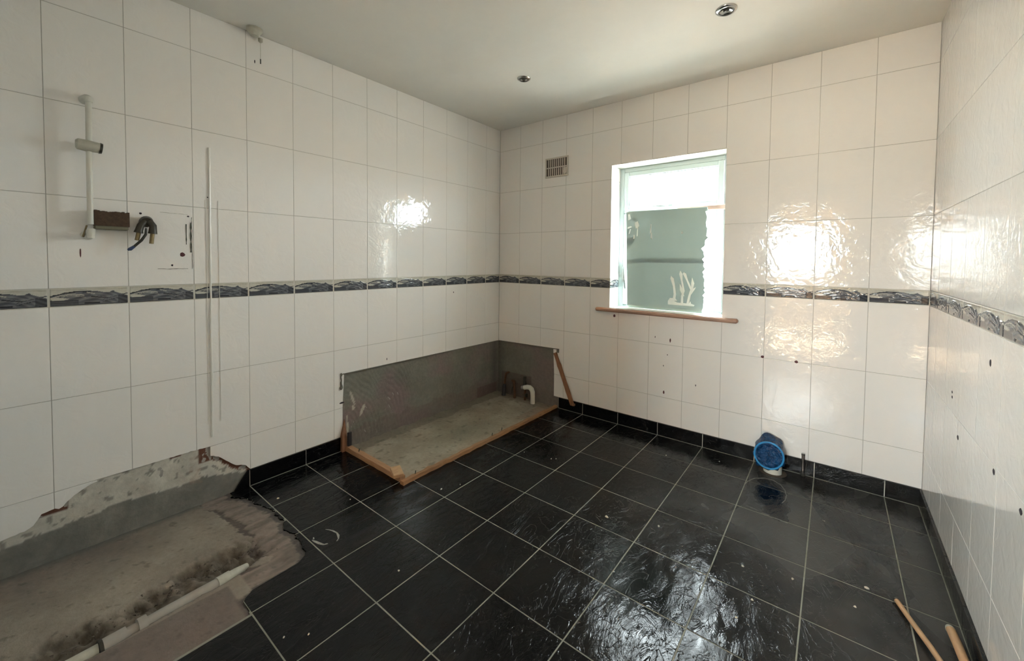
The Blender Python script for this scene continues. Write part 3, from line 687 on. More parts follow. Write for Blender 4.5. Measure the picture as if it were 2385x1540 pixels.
# dirt lines left by the old shower unit
def strip(pts, w, mt, name, d_=.0015):
    b_ = MB(); b_.tube([FL @ Vector((s, t_, .0008)) for s, t_ in pts], [w*(.5+random.random()) for _ in pts], 6); return b_.obj(name, mt, wall_left)
DRT = mat('grey_dirt_line', (0.10, 0.11, 0.09, 1), .8, noise_amt=.5, nscale=80)
DRL = mat('faint_grey_dirt', (0.34, 0.33, 0.27, 1), .8, noise_amt=.3, nscale=80)
strip([(-2.612+.012*i, 1.2555+.0006*random.gauss(0, 1)) for i in range(11)], .0011, DRT, 'dirt_line')
strip([(-2.497, 1.38+.013*i) for i in range(9)], .0022, DRT, 'dirt_line'); strip([(-2.4785, 1.34+.014*i) for i in range(12)], .0028, DRT, 'dirt_line')
strip([(-2.4735+.0006*random.gauss(0, 1), 1.255+.014*i) for i in range(20)], .0009, DRT, 'dirt_line'); strip([(-2.60+.01*i, 1.536-.0002*i) for i in range(12)], .0007, DRL, 'dirt_line')
# silicone bead left by the shower screen, with two thin lines beside it
pts = [Vector((.002+.001*random.random(), -2.395+.003*N(z, 0, 0, 5)+.004*(1.9-z)/-1.6, z)) for z in [1.895-.025*i for i in range(63)]]
b_ = MB(); b_.tube(pts, [.004+.0025*random.random() for _ in pts], 8); b_.obj('sealant_bead', M['silicone'], wall_left, smooth=True)
for yy in (-2.412, -2.357):
    b_ = MB(); b_.tube([(0.0022, yy+.0004*random.gauss(0, 1), .42+.04*i) for i in range(31)], .0013, 6); b_.obj('sealant_line', M['silicone'], wall_left)
b_ = MB(); b_.tube([(.80+.002*random.gauss(0, 1), YF+.003, .42+.05*i) for i in range(30)], .005, 8); b_.obj('sealant_bead', M['silicone'], wall_front, smooth=True)

# dark adhesive lip along the lower edge of the tiles over the bath
b_ = MB(); ys = [-1.668+.03*i for i in range(56)]
b_.tube([(.0035, y, lin([(-1.67, .527), (0, .513)], y)) for y in ys], .0035, 6); LIP = mat('grey_sealant_lip', (0.16, 0.15, 0.12, 1), .6, noise_amt=.3, nscale=50)
b_.obj('sealant_lip', LIP, wall_left)
b_ = MB(); b_.box(0, .708, -.007, 0.001, .5, .506, c=.001)
for v in b_.v: v.z += lin([(0, .010), (.7, .022)], v.x)
b_.box(.685, .708, -.012, 0, .494, .524, c=.002); b_.obj('sealant_lip', LIP, wall_back)
b_ = MB(); b_.tube([(.004, -1.664+.002*sin(i*2.), .535-.0125*i) for i in range(10)], [.005, .006, .0045, .005, .004, .006, .0065, .008, .012, .006], 7); b_.obj('sealant_lip', LIP, wall_left)

# ------------------------------------------------------------------ window
win = tag(empty('window_1', (1.596, .2, 1.5)), 'white framed window with a top light, seen against bright sky', kind='structure')
win.location = (0, 0, 0)
YA, YB_ = .165, .235
def ring(x0, x1, z0, z1, wl, wr, wb, wt, y0, y1, name, parent, c=.004):
    b_ = MB(); b_.box(x0, x0+wl, y0, y1, z0, z1, c=c); b_.box(x1-wr, x1, y0, y1, z0, z1, c=c)
    b_.box(x0+wl, x1-wr, y0, y1, z0, z0+wb, c=c); b_.box(x0+wl, x1-wr, y0, y1, z1-wt, z1, c=c)
    return b_.obj(name, M['upvc'], parent)
fr_ = ring(WX0, WX1, .925, WZ1, .040, .040, .030, .036, YA, YB_, 'window_frame', win)
b_ = MB(); b_.box(WX0+.04, WX1-.04, YA, YB_, 1.712, 1.737, c=.003); b_.obj('transom', M['upvc'], win)
def sash(z0, z1, wb, wt, name):
    s_ = ring(WX0+.042, WX1-.042, z0, z1, .040, .040, wb, wt, YA-.012, YA+.04, name, win)
    ring(WX0+.082-.004, WX1-.082+.004, z0+wb-.004, z1-wt+.004, .010, .010, .010, .010, YA-.004, YA+.006, 'glazing_bead', s_, c=.002)
    b_ = MB(); b_.box(WX0+.080, WX1-.080, YA+.012, YA+.016, z0+wb-.002, z1-wt+.002); b_.obj('pane', M['glass'], s_)
    return s_
s1_ = sash(1.739, 2.050, .030, .036, 'top_sash'); s1_['label'] = 'top light sash'
s2_ = sash(.957, 1.710, .030, .062, 'casement_sash')
b_ = MB(); b_.box(1.232, 1.254, YA-.030, YA-.012, 1.19, 1.29, c=.004); b_.tube([(1.243, YA-.034, 1.27), (1.246, YA-.045, 1.23), (1.252, YA-.05, 1.16), (1.262, YA-.05, 1.09)], [.013, .012, .011, .009], 10); b_.obj('window_handle', M['upvc'], win, smooth=True)
b_ = MB(); b_.tube([(1.47, YA-.03, 1.752), (1.52, YA-.034, 1.75), (1.575, YA-.034, 1.745)], [.006, .011, .007], 10); b_.box(1.585, 1.62, YA-.03, YA-.012, 1.742, 1.766, c=.003); b_.obj('window_stay', M['upvc'], win, smooth=True)

sill = tag(empty('window_sill', (1.59, 0, .925)), 'stained wooden window board with rounded ends under the window', 'sill')
def rounded_board(x0, x1, y0, y1, z0, z1, rx=.012):
    b_ = MB(); b_.box(x0, x1, y0, y1, z0, z1, c=rx*.7); return b_
o = rounded_board(1.070, 2.112, -.042, -.0005, .906, .936).obj('nosing', M['sill'], sill); o.location -= Vector((1.59, 0, .925))
b_ = MB(); b_.box(WX0+.001, WX1-.001, 0.0, .164, .918, .9375); o = b_.obj('board_top', M['sillpaint'], sill); o.location -= Vector((1.59, 0, .925)); o['label'] = 'dusty pale painted top of the window board'

# mirror leaning in the reveal, right edge roughly broken
mir = tag(empty('mirror', (1.28, .118, .9385)), 'greenish frameless mirror with ragged right edge leaning in the window reveal', 'mirror')
pts = [(0, 0), (.585, 0)]
z = 0.0
random.seed(11)
while z < .745:
    z += .012+.012*random.random(); pts.append((.588+.006*random.gauss(0, 1)+(.010 if z > .5 else -.006)*(z > .3), min(z, .750)))
pts.append((.600, .775)); pts.append((.012, .782)); pts.append((-.012, .775))
vs, fs = prism(pts, -.005, 0, .0008)
o = mesh_obj('glass_sheet', vs, fs, M['mirror'], mir)
# reflecting face only on the front; edge is plain green glass
o.matrix_basis = Matrix(((1, 0, 0, 0), (0, 0, -1, 0), (0, 1, 0, 0), (0, 0, 0, 1)))
def mir_shape(polys, name, label, z_=.0006):
    vs, fs = [], []
    for pl in polys:
        n = len(vs); vs += [(x, -z_, zz) for x, zz in pl]; fs.append(tuple(range(n, n+len(pl))))
    o = mesh_obj(name, vs, fs, M['etch'], mir); o['label'] = label
    md = o.modifiers.new('thick', 'SOLIDIFY'); md.thickness = .0006
def stem(x, z0, pts, w0):
    L_, R_ = [], []
    P_ = [(x, z0)]+pts
    for i, (a_, b2) in enumerate(P_):
        w = w0*(1-.5*i/len(P_))+(.006 if i == len(P_)-2 else 0)
        if i == len(P_)-1: w = .001
        L_.append((a_-w, b2)); R_.append((a_+w, b2))
    return L_+R_[::-1]
mir_shape([stem(.435, .06, [(.436, .12), (.446, .16), (.43, .24), (.424, .285), (.42, .31)], .009), stem(.445, .12, [(.43, .165), (.418, .21)], .006),
           stem(.475, .06, [(.487, .12), (.50, .17), (.47, .24), (.45, .29), (.446, .30)], .009), stem(.492, .13, [(.515, .175), (.530, .19)], .005), stem(.505, .17, [(.510, .22), (.505, .26)], .006),
           [(.33, .048), (.52, .048), (.525, .058), (.50, .066), (.495, .085), (.485, .066), (.40, .068), (.36, .085), (.33, .075)]], 'etched_motif', 'white etched water plants')
mir_shape([stem(.375, .085, [(.382, .13), (.375, .19), (.36, .25), (.352, .27)], .010), [(.33, .075), (.40, .08), (.385, .10), (.345, .10)]], 'etched_motif', 'faint etched plant')
for q_ in ([[(.185, .60), (.195, .60), (.198, .67), (.188, .67)], [(.19, .56), (.206, .55), (.200, .60), (.193, .60)], [(.07, .64), (.10, .66), (.085, .70), (.06, .69)], [(.078, .58), (.084, .58), (.088, .65), (.082, .65)],
           [(.005, .71), (.03, .72), (.02, .76), (.002, .76)], [(.0, .64), (.04, .655), (.03, .665), (.0, .655)], [(.425, .585), (.438, .59), (.432, .61), (.42, .60)], [(.05, .56), (.058, .56), (.06, .59), (.052, .59)], [(.01, .60), (.02, .60), (.03, .64), (.02, .64)]]): mir_shape([q_], 'scrape_mark', 'pale scrape mark')
mir.rotation_euler = (radians(1.7), 0, radians(-1.0))
# lath holding the mirror
lt = MB(); lt.box(1.664, WX1-.003, .100, .1135, 1.690, 1.728, c=.006); tag(lt.obj('wooden_lath', M['lath']), 'short rounded wooden lath wedged across the top of the mirror', 'lath')

# ------------------------------------------------------------------ air vent
vent = tag(empty('air_vent', (.657, 0, 2.143)), 'small cream louvred air vent on the wall left of the window', 'vent')
FV = Matrix.Translation((.657, 0, 2.143)).inverted()
b_ = MB(); x0, x1, z0, z1 = .540, .776, 2.058, 2.232
b_.box(x0, x1, -.010, -.0005, z0, z0+.014, c=.002); b_.box(x0, x1, -.010, -.0005, z1-.014, z1, c=.002); b_.box(x0, x0+.014, -.010, -.0005, z0+.014, z1-.014, c=.002); b_.box(x1-.014, x1, -.010, -.0005, z0+.014, z1-.014, c=.002)
b_.v = [FV @ v for v in b_.v]; b_.obj('vent_frame', M['vent'], vent)
b_ = MB(); b_.box(x0+.01, x1-.01, -.0035, -.0006, z0+.01, z1-.01); b_.v = [FV @ v for v in b_.v]; b_.obj('backing', M['ventdark'], vent)
for k in range(11):
    xx = x0+.014+(x1-x0-.028)*(k)/10
    if k in (0, 10): continue
    b_ = MB(); b_.box(xx-.0045, xx+.0045, -.009, -.002, z0+.013, z1-.013, c=.0015); b_.v = [FV @ v for v in b_.v]; b_.obj('slat', M['vent'], vent)
b_ = MB(); b_.box(x0+.012, x1-.012, -.0095, -.002, 2.139, 2.148, c=.001); b_.v = [FV @ v for v in b_.v]; b_.obj('cross_bar', M['vent'], vent)
b_ = MB(); b_.tube([(.748, -.003, 2.098), (.748, -.014, 2.098)], .020, 16); b_.box(.728, .770, -.008, -.002, 2.075, 2.135, c=.001); b_.v = [FV @ v for v in b_.v]; b_.obj('slide_knob', M['vent'], vent)

# ------------------------------------------------------------------ recessed ceiling lights
def downlight(x, y, label, r=.046):
    t_ = tag(empty('downlight', (x, y, ZC)), label, 'ceiling light', 'recessed ceiling lights')
    b_ = MB(); b_.lathe([(r*.60, .012), (r*.66, -.003), (r*.74, -.009), (r*.9, -.008), (r, -.004), (r*1.02, .0)], 36); b_.obj('bezel', M['chrome'], t_, smooth=True)
    b_ = MB(); b_.lathe([(r*.62, -.002), (r*.60, .004), (r*.45, .0085), (r*.15, .0105), (.0001, .011)], 32); b_.v = [Vector((v.x, v.y, v.z-.012)) for v in b_.v]; b_.obj('reflector', M['chrome'], t_, smooth=True)
    b_ = MB(); b_.lathe([(.0001, -.012), (.010, -.011), (.014, -.006), (.014, .0)], 20); b_.obj('bulb', M['dark'], t_, smooth=True)
downlight(.874, -.789, 'small round chrome recessed light above the bath end')
downlight(2.146, -.793, 'round chrome recessed light at the top, in front of the window', .050)

# pull switch on the ceiling by the left wall
ps = tag(empty('pull_switch', (.052, -2.190, ZC)), 'white ceiling pull switch in the angle over the left wall', 'switch')
b_ = MB(); b_.lathe([(.040, 0), (.040, -.012), (.030, -.022), (.022, -.034), (.020, -.038), (.0001, -.040)], 28); b_.obj('switch_body', M['oldwhite'], ps, smooth=True)
b_ = MB(); b_.lathe([(.012, -.034), (.012, -.050), (.006, -.056), (.0001, -.057)], 16, M=Matrix.Translation((-.028, .04, .006))); b_.obj('cord_nipple', M['oldwhite'], ps, smooth=True)
b_ = MB(); b_.tube([(-.028, .04, -.05), (-.030, .041, -.10), (-.029, .040, -.145)], .0012, 6); b_.obj('cord', M['oldwhite'], ps)
b_ = MB(); b_.tube([(-.029, .040, -.142), (-.029, .040, -.168)], .003, 8); b_.obj('cord_end', M['dark'], ps)

# ------------------------------------------------------------------ shower riser and valve on the left wall
rs = tag(empty('shower_riser', (.0, -2.845, 1.42)), 'white shower riser rail left on the wall at far left', 'shower rail')
def loc(b, o): b.v = [v-Vector(o) for v in b.v]; return b
RO = (.0, -2.845, 1.42)
loc(MB().tube([(.055, -2.846, 1.455), (.055, -2.845, 1.75), (.052, -2.843, 1.985)], .0105, 16), RO).obj('rail', M['white'], rs, smooth=True)
loc(MB().tube([(.052, -2.843, 1.985), (.052, -2.843, 2.000), (.040, -2.846, 2.004), (.0, -2.850, 2.004)], [.014, .0155, .016, .020], 16), RO).obj('wall_bracket', M['white'], rs, smooth=True)
loc(MB().tube([(.055, -2.846, 1.395), (.055, -2.846, 1.43), (.045, -2.848, 1.415), (.0, -2.850, 1.41)], [.012, .016, .016, .022], 16), RO).obj('wall_bracket', M['white'], rs, smooth=True)
loc(MB().tube([(.058, -2.886, 1.797), (.058, -2.88, 1.797), (.058, -2.855, 1.795), (.058, -2.812, 1.792)], [.016, .023, .025, .022], 18), RO).obj('slider', M['oldwhite'], rs, smooth=True)
loc(MB().tube([(.058, -2.813, 1.792), (.058, -2.804, 1.791)], [.024, .022], 18), RO).obj('slider_knob', M['dark'], rs, smooth=True)
loc(MB().tube([(.055, -2.857, 1.45), (.05, -2.862, 1.43), (.04, -2.868, 1.40)], [.003, .003, .004], 8), RO).obj('clip', M['brass'], rs)
bk = tag(empty('timber_block', (.0, -2.787, 1.48)), 'rough dark brown block on the wall behind the white riser rail', 'block')
b_ = MB()
nx_ = 14
for i in range(nx_):
    a0, a1 = -2.832+.114*i/nx_, -2.832+.114*(i+1)/nx_
    b_.box(.0008, .049, a0, a1+.0002, 1.452, 1.517+.0018*random.gauss(0, 1))
loc(b_, (.0, -2.787, 1.48)).obj('block', M['rust'], bk)
loc(MB().box(.0008, .050, -2.832, -2.722, 1.436, 1.452, c=.003), (.0, -2.787, 1.48)).obj('underside_strip', mat('greenish_base', (.16, .15, .10, 1), .7, noise_amt=.2), bk)
vv = tag(empty('shower_valve', (0, -2.66, 1.46)), 'dark metal shower pipe fitting with two cut copper stubs and a wire', 'valve')
VO = (0, -2.66, 1.46)
loc(MB().tube([(.0, -2.656, 1.480), (.03, -2.656, 1.484), (.052, -2.657, 1.478)], [.024, .026, .022], 16), VO).obj('valve_body', M['dark'], vv, smooth=True)
loc(MB().tube([(.042, -2.664, 1.484), (.048, -2.680, 1.462), (.048, -2.686, 1.440), (.048, -2.688, 1.428)], [.015, .014, .015, .018], 12), VO).obj('branch', M['dark'], vv, smooth=True)
loc(MB().tube([(.044, -2.650, 1.484), (.050, -2.636, 1.462), (.050, -2.637, 1.440), (.050, -2.638, 1.426)], [.016, .015, .016, .018], 12), VO).obj('branch', M['dark'], vv, smooth=True)
loc(MB().tube([(.048, -2.687, 1.430), (.048, -2.694, 1.392)], .0085, 12), VO).obj('pipe_stub', M['brass'], vv, smooth=True)
loc(MB().tube([(.050, -2.638, 1.428), (.050, -2.643, 1.378)], .0085, 12), VO).obj('pipe_stub', M['brass'], vv, smooth=True)
loc(MB().tube([(.058, -2.662, 1.450), (.062, -2.665, 1.42), (.058, -2.680, 1.392), (.050, -2.705, 1.362)], [.004, .0055, .006, .0055], 10), VO).obj('wire', M['dark'], vv, smooth=True)
loc(MB().tube([(.050, -2.703, 1.364), (.048, -2.718, 1.350), (.047, -2.727, 1.346)], [.006, .008, .004], 8), VO).obj('wire_end', M['blue'], vv)

# ------------------------------------------------------------------ bath area timber and plumbing
def thing_mesh(b, name, mt, label, cat, group=None, smooth=False):
    return tag(b.obj(name, mt, smooth=smooth), label, cat, group)
b_ = MB(); n = 16
def rough_batten(p0, p1, w, h, segs, jx):
    b = MB(); d_ = Vector(p1)-Vector(p0); L_ = d_.length; d_.normalize(); s_ = Vector((-d_.y, d_.x, 0)); rings = []
    for i in range(segs+1):
        c = Vector(p0)+d_*L_*i/segs; w0 = w/2+random.gauss(0, jx); w1 = w/2+random.gauss(0, jx); h0 = h+random.gauss(0, jx*.8)
        rings.append([c-s_*w0, c+s_*w1, c+s_*(w1-.002)+Vector((0, 0, h0)), c-s_*(w0-.002)+Vector((0, 0, h0))])
    vs = [v for r in rings for v in r]; fs = [(0, 3, 2, 1), tuple(len(vs)-4+k for k in (0, 1, 2, 3))]
    for i in range(segs):
        for k in range(4): fs.append((i*4+k, i*4+(k+1) % 4, i*4+4+(k+1) % 4, i*4+4+k))
    b.add(vs, fs); return b
ba = tag(rough_batten((.012, -1.628, .0005), (.640, -1.632, .0005), .040, .030, 14, .0008).obj('timber_batten', M['woodx']), 'short pale timber batten across the near end of the bath base', 'batten', 'battens framing the bath base')
bb = tag(rough_batten((.672, -1.662, .0005), (.690, -.012, .0005), .030, .022, 40, .0018).obj('timber_batten', M['wood']), 'long timber batten along the open side of the bath base', 'batten', 'battens framing the bath base')
for (x, y) in ((.16, -1.628), (.545, -1.63)):
    MB().tube([(x, y, .025), (x+.004, y+.002, .048)], .0035, 6).obj('nail', M['dark'], ba)
for (x, y) in ((.665, -1.56), (.66, -.74), (.668, -.86)):
    MB().tube([(x, y, .018), (x+.003, y+.002, .042)], .003, 6).obj('nail', M['dark'], bb)
# battens may be fixed to tiled edge
b_ = MB(); b_.box(-.052, .052, -.030, .030, 0, .020, c=.002); o = thing_mesh(b_, 'wood_offcut', M['stick'], 'small square wood offcut lying on the batten corner', 'offcut'); o.location = (.595, -1.640, .0335); o.rotation_euler = (0, radians(2), radians(-24))
b_ = MB(); b_.add([(.001, -1.674, .0005), (.034, -1.674, .0005), (.034, -1.640, .0005), (.001, -1.640, .0005), (.001, -1.672, .10), (.032, -1.672, .12), (.030, -1.640, .13), (.001, -1.640, .13), (.001, -1.642, .215), (.010, -1.642, .20)],
      [(3, 2, 1, 0), (0, 1, 5, 4), (1, 2, 6, 5), (2, 3, 7, 6), (3, 0, 4, 7), (4, 5, 9, 8), (5, 6, 9), (6, 7, 8, 9), (7, 4, 8)]); M['woodz'] = mat('stained_softwood_upright', (0.26, 0.12, 0.058, 1), 0.7, noise_amt=0.35, nscale=6, stretch=(14, 14, 1.4))
for v in b_.v: v.y -= .0
thing_mesh(b_, 'wood_upright', M['woodz'], 'split upright piece of timber at the left wall end of the bath', 'timber')
b_ = MB(); b_.box(.036, .047, -1.640, -1.612, .0325, .128, c=.001)
thing_mesh(b_, 'tile_offcut', M['blacktrim'], 'black tile offcut standing by the split timber upright', 'tile offcut')
# stick leaning on the window wall
b_ = MB(); p0 = Vector((.846, -.024, .002)); p0 = Vector((.862, -.024, .066)); p1 = Vector((.672, -.012, .492)); dd = (p1-p0); segs = 12; s_ = dd.normalized().cross(Vector((0, 1, 0)))
vs = []
for i in range(segs+1):
    c = p0+dd*i/segs; w = .017+random.gauss(0, .0012)-(.004 if i > 9 else 0)
    for a_, b2 in ((-1, .009), (1, .009), (1, -.009), (-1, -.009)): vs.append(c+s_*w*a_+Vector((0, b2, 0)))
fs = [(0, 1, 2, 3), tuple(segs*4+k for k in (3, 2, 1, 0))]+[(i*4+k, i*4+4+k, i*4+4+(k+1) % 4, i*4+(k+1) % 4) for i in range(segs) for k in range(4)]
b_.add(vs, fs); b_.box(.852, .885, -.034, -.012, .060, .078, c=.002)
thing_mesh(b_, 'wood_strip', M['woodz'], 'thin wooden strip leaning on the wall right of the bath recess', 'strip')
# pipes
def pipe_stub(name, label, parts, org):
    t_ = tag(empty(name, org), label, 'pipe')
    for nm, mt, pts, r in parts: loc(MB().tube(pts, r, 14), org).obj(nm, mt, t_, smooth=True)
    return t_
pipe_stub('supply_pipe', 'corroded supply pipe nearest the corner with black sleeve at its foot', [('pipe', M['copper'], [(.118, -.045, .09), (.124, -.045, .15), (.132, -.040, .212), (.135, -.02, .216), (.135, -.0, .216)], .010), ('sleeve', M['blacktrim'], [(.112, -.05, -.004), (.113, -.05, .02), (.115, -.048, .09), (.118, -.045, .11)], [.022, .019, .020, .011])], (.115, -.05, 0))
pipe_stub('supply_pipe', 'short dark bent copper pipe between the two taller stubs', [('pipe', M['copper'], [(.246, -.045, -.004), (.243, -.047, .06), (.240, -.050, .135)], [.013, .012, .012]), ('elbow', M['copper'], [(.242, -.05, .13), (.236, -.05, .158), (.215, -.05, .160)], [.015, .016, .012]), ('branch', M['dark'], [(.228, -.04, .12), (.205, -.035, .08), (.200, -.035, .03)], [.005, .005, .005])], (.245, -.045, 0))
pipe_stub('supply_pipe', 'dark copper pipe with valve behind the white waste elbow', [('pipe', M['copper'], [(.356, -.03, -.004), (.356, -.03, .10), (.352, -.032, .215)], [.010, .010, .011]), ('valve', M['dark'], [(.354, -.034, .10), (.354, -.034, .16), (.353, -.034, .185), (.352, -.03, .222)], [.019, .017, .012, .015]), ('coupling', M['dark'], [(.368, -.028, .030), (.368, -.028, .06)], [.016, .016])], (.356, -.03, 0))
wp = tag(empty('waste_elbow', (.468, -.062, 0)), 'white plastic waste pipe elbow standing at the end of the bath base', 'pipe')
loc(MB().tube([(.468, -.062, -.004), (.468, -.062, .07), (.466, -.062, .105), (.455, -.062, .128), (.434, -.063, .140), (.405, -.064, .138), (.374, -.072, .129)], [.0205, .0205, .022, .0225, .0225, .021, .0205], 20), (.468, -.062, 0)).obj('elbow', M['white'], wp, smooth=True)
loc(MB().tube([(.380, -.072, .130), (.350, -.075, .126)], [.0165, .0165], 18), (.468, -.062, 0)).obj('pipe_end', mat('grey_pipe_end', (.25, .23, .22, 1), .5), wp, smooth=True)

# waste pipe in the shower trench
tp = tag(empty('waste_pipe', (.68, -2.6, -.02)), 'dirty white waste pipe lying in the broken shower floor', 'pipe')
TO = (.68, -2.6, -.02)
loc(MB().tube([(.654, -2.455, -.022), (.671, -2.505, -.014), (.680, -2.555, -.012)], [.014, .019, .0195], 18), TO).obj('broken_end', M['oldwhite'], tp, smooth=True)
loc(MB().tube([(.675, -2.525, -.012), (.6825, -2.572, -.011)], [.0225, .0235], 18), TO).obj('coupling', M['oldwhite'], tp, smooth=True)
PW = mat('dusty_waste_pipe', (.37, .34, .30, 1), .6, noise_amt=.15, nscale=12)
loc(MB().tube([(.682, -2.568, -.012), (.686, -2.66, -.013), (.692, -2.76, -.014), (.698, -2.845, -.015)], .0215, 20), TO).obj('pipe', PW, tp, smooth=True)
loc(MB().tube([(.697, -2.790, -.010), (.699, -2.815, -.010)], [.029, .029], 18), TO).obj('clip', PW, tp, smooth=True)
loc(MB().tube([(.699, -2.845, -.012), (.703, -2.905, -.012)], [.026, .026], 18), TO).obj('socket', PW, tp, smooth=True)
loc(MB().tube([(.703, -2.905, -.012), (.704, -2.915, -.012)], [.028, .028], 18), TO).obj('seal_ring', M['dark'], tp, smooth=True)
loc(MB().tube([(.704, -2.915, -.013), (.712, -3.25, -.016)], [.021, .021], 18), TO).obj('pipe', M['oldwhite'], tp, smooth=True)
# rubble lumps beside the trench
random.seed(5)
b_ = MB()
for i in range(230):
    t_ = random.random(); x = lin([(-3.1, .66), (-2.42, .60)], -3.1+.68*t_)-abs(random.gauss(0, .045)); y = -3.1+.70*t_+random.gauss(0, .01); r = .0025+.006*random.random()**2
    if i > 170: x = .55+.28*random.random(); y = -2.27-.16*random.random()
    vs = [Vector((x+r*random.uniform(-1, 1), y+r*random.uniform(-1, 1), -.012+r*random.uniform(-.6, 1.4))) for _ in range(5)]
    b_.add(vs, [(0, 1, 2), (0, 2, 3), (0, 3, 1), (4, 2, 1), (4, 3, 2), (4, 1, 3)])
tag(b_.obj('rubble', M['concrete']), 'loose brown rubble crumbs around the broken shower floor', 'rubble', kind='stuff')
rb = D.objects['rubble']; at = rb.data.color_attributes.new('Col', 'FLOAT_COLOR', 'POINT'); cc = []
for _ in rb.data.vertices: q = random.uniform(.06, .20); cc += [q, q*.8, q*.62, 1]
at.data.foreach_set('color', cc)

# ------------------------------------------------------------------ soil pipe with blue bag, small copper pipe
so = tag(empty('soil_pipe', (2.338, -.085, 0)), 'white soil pipe stub with blue plastic bag over its mouth', 'soil pipe')
SO = (2.338, -.085, 0)
loc(MB().lathe([(.050, .0005), (.050, .060), (.054, .062), (.054, .085), (.046, .088), (.03, .089)], 32, Matrix.Translation(SO)), SO).obj('pipe_collar', M['white'], so, smooth=True)
loc(MB().lathe([(.052, .002), (.070, .0012), (.076, .0004)], 32, Matrix.Translation(SO)), SO).obj('mortar_ring', mat('brown_mortar', (.09, .065, .045, 1), .9, noise_amt=.3, nscale=60), so)
# bag: a wrapped disc whose mouth faces the room, gathered folds at the back and top
C0 = Vector((2.322, -.145, .120)); ax = Vector((.06, -.80, .36)).normalized(); ux = ax.cross(Vector((0, 0, 1))).normalized(); uy = ux.cross(ax)
Mb = Matrix(((ux.x, uy.x, ax.x, C0.x), (ux.y, uy.y, ax.y, C0.y), (ux.z, uy.z, ax.z, C0.z), (0, 0, 0, 1)))
vs, fs = [], []; n = 56
prof = [(.060, -.125), (.074, -.105), (.080, -.07), (.084, -.035), (.081, -.008), (.076, .004), (.070, .002), (.060, -.008), (.045, -.014), (.025, -.012), (.001, -.010)]
for i, (r, z) in enumerate(prof):
    for k in range(n):
        a_ = 2*pi*k/n; fold = .006*sin(a_*9+i*.7)+.010*N(cos(a_), sin(a_), i*.35, 1.6)
        tail = .055*max(0, sin(a_))**3*(1 if i < 3 else .25*(i < 4)) ; q = 1 if i < 5 else (.5 if i < 6 else .25)
        rr = max(.001, r+fold*q)+(tail if i < 4 else 0)
        zz = z+(.005*N(cos(a_)*2, sin(a_)*2, i, 2.0) if i > 6 else 0)+(.012*N(cos(a_), sin(a_), i, 3) if i < 4 else 0)
        v = Mb @ Vector((rr*cos(a_), rr*sin(a_), zz)); v.y = min(v.y, -.006); v.z = max(v.z, .030)
        vs.append(v-Vector(SO))
for i in range(len(prof)-1):
    for k in range(n): fs.append((i*n+k, i*n+(k+1) % n, (i+1)*n+(k+1) % n, (i+1)*n+k))
fs.append(tuple(range(n))[::-1])
mesh_obj('plastic_bag', vs, fs, M['bag'], so, smooth=True)
rp = [Mb @ Vector((.076*cos(2*pi*k/40), .076*sin(2*pi*k/40), .004))-Vector(SO) for k in range(41)]
MB().tube(rp, .0055, 8, cap=False).obj('bag_rim', M['bagring'], so, smooth=True)
cp = tag(empty('floor_pipe', (2.490, -.020, 0)), 'thin tarnished pipe standing at the skirting right of the soil pipe', 'pipe')
CO = (2.490, -.020, 0)
loc(MB().tube([(2.490, -.020, .0), (2.489, -.020, .128), (2.489, -.020, .134)], [.0085, .0085, .007], 14), CO).obj('pipe', mat('tarnished_pipe', (.20, .18, .17, 1), .25, metal=.9, noise_amt=.2, nscale=60), cp, smooth=True)
loc(MB().tube([(2.490, -.020, .0), (2.490, -.020, .014)], [.014, .012], 12), CO).obj('compression_nut', M['dark'], cp)
loc(MB().tube([(2.489, -.020, .126), (2.489, -.020, .138)], [.0100, .0095], 12), CO).obj('end_cap', M['chrome'], cp)

# ------------------------------------------------------------------ sticks at the lower right
st = tag(empty('wooden_stick', (2.83, -.95, .01)), 'long pale wooden stick lying from the tiles to the lower right corner', 'stick')
SO1 = (2.83, -.95, .01)
loc(MB().tube([(2.833, -.948, .0085), (2.862, -1.04, .012), (2.900, -1.16, .020), (2.93, -1.27, .026)], [.0085, .0085, .009, .009], 12), SO1).obj('shaft', M['stick'], st, smooth=True)
loc(MB().tube([(2.832, -.944, .0085), (2.834, -.951, .0085)], .0091, 12), SO1).obj('split_end', M['dark'], st)
st2 = tag(empty('wooden_stick', (2.975, -1.0, .02)), 'shorter pale stick with hollow end close to the right wall', 'stick')
SO2 = (2.975, -1.0, .02)
loc(MB().tube([(2.966, -1.02, .022), (2.972, -1.09, .022), (2.980, -1.25, .024)], [.013, .0135, .0135], 14), SO2).obj('shaft', M['stick'], st2, smooth=True)
loc(MB().tube([(2.9655, -1.012, .022), (2.966, -1.0225, .022)], [.012, .0138], 14), SO2).obj('hollow_rim', M['oldwhite'], st2, smooth=True)
loc(MB().tube([(2.9654, -1.010, .0222), (2.9655, -1.0135, .0222)], .008, 12), SO2).obj('hollow_end', M['dark'], st2)
# fluffy lump at the frame edge
random.seed(3); b_ = MB()
for i in range(60):
    c = Vector((2.955+random.gauss(0, .008), -1.262+random.gauss(0, .012), .014+abs(random.gauss(0, .007)))); dv = Vector((random.gauss(0, 1), random.gauss(0, 1), random.gauss(0, .6))).normalized()
    b_.tube([c, c+dv*.012, c+dv*.02+Vector((0, 0, -.003))], [.0025, .002, .0008], 5)
tag(b_.obj('dust_clump', mat('grey_fluff', (.30, .26, .20, 1), .95)), 'grey fluffy clump beside the long pale stick', 'fluff', kind='stuff')
st3 = None

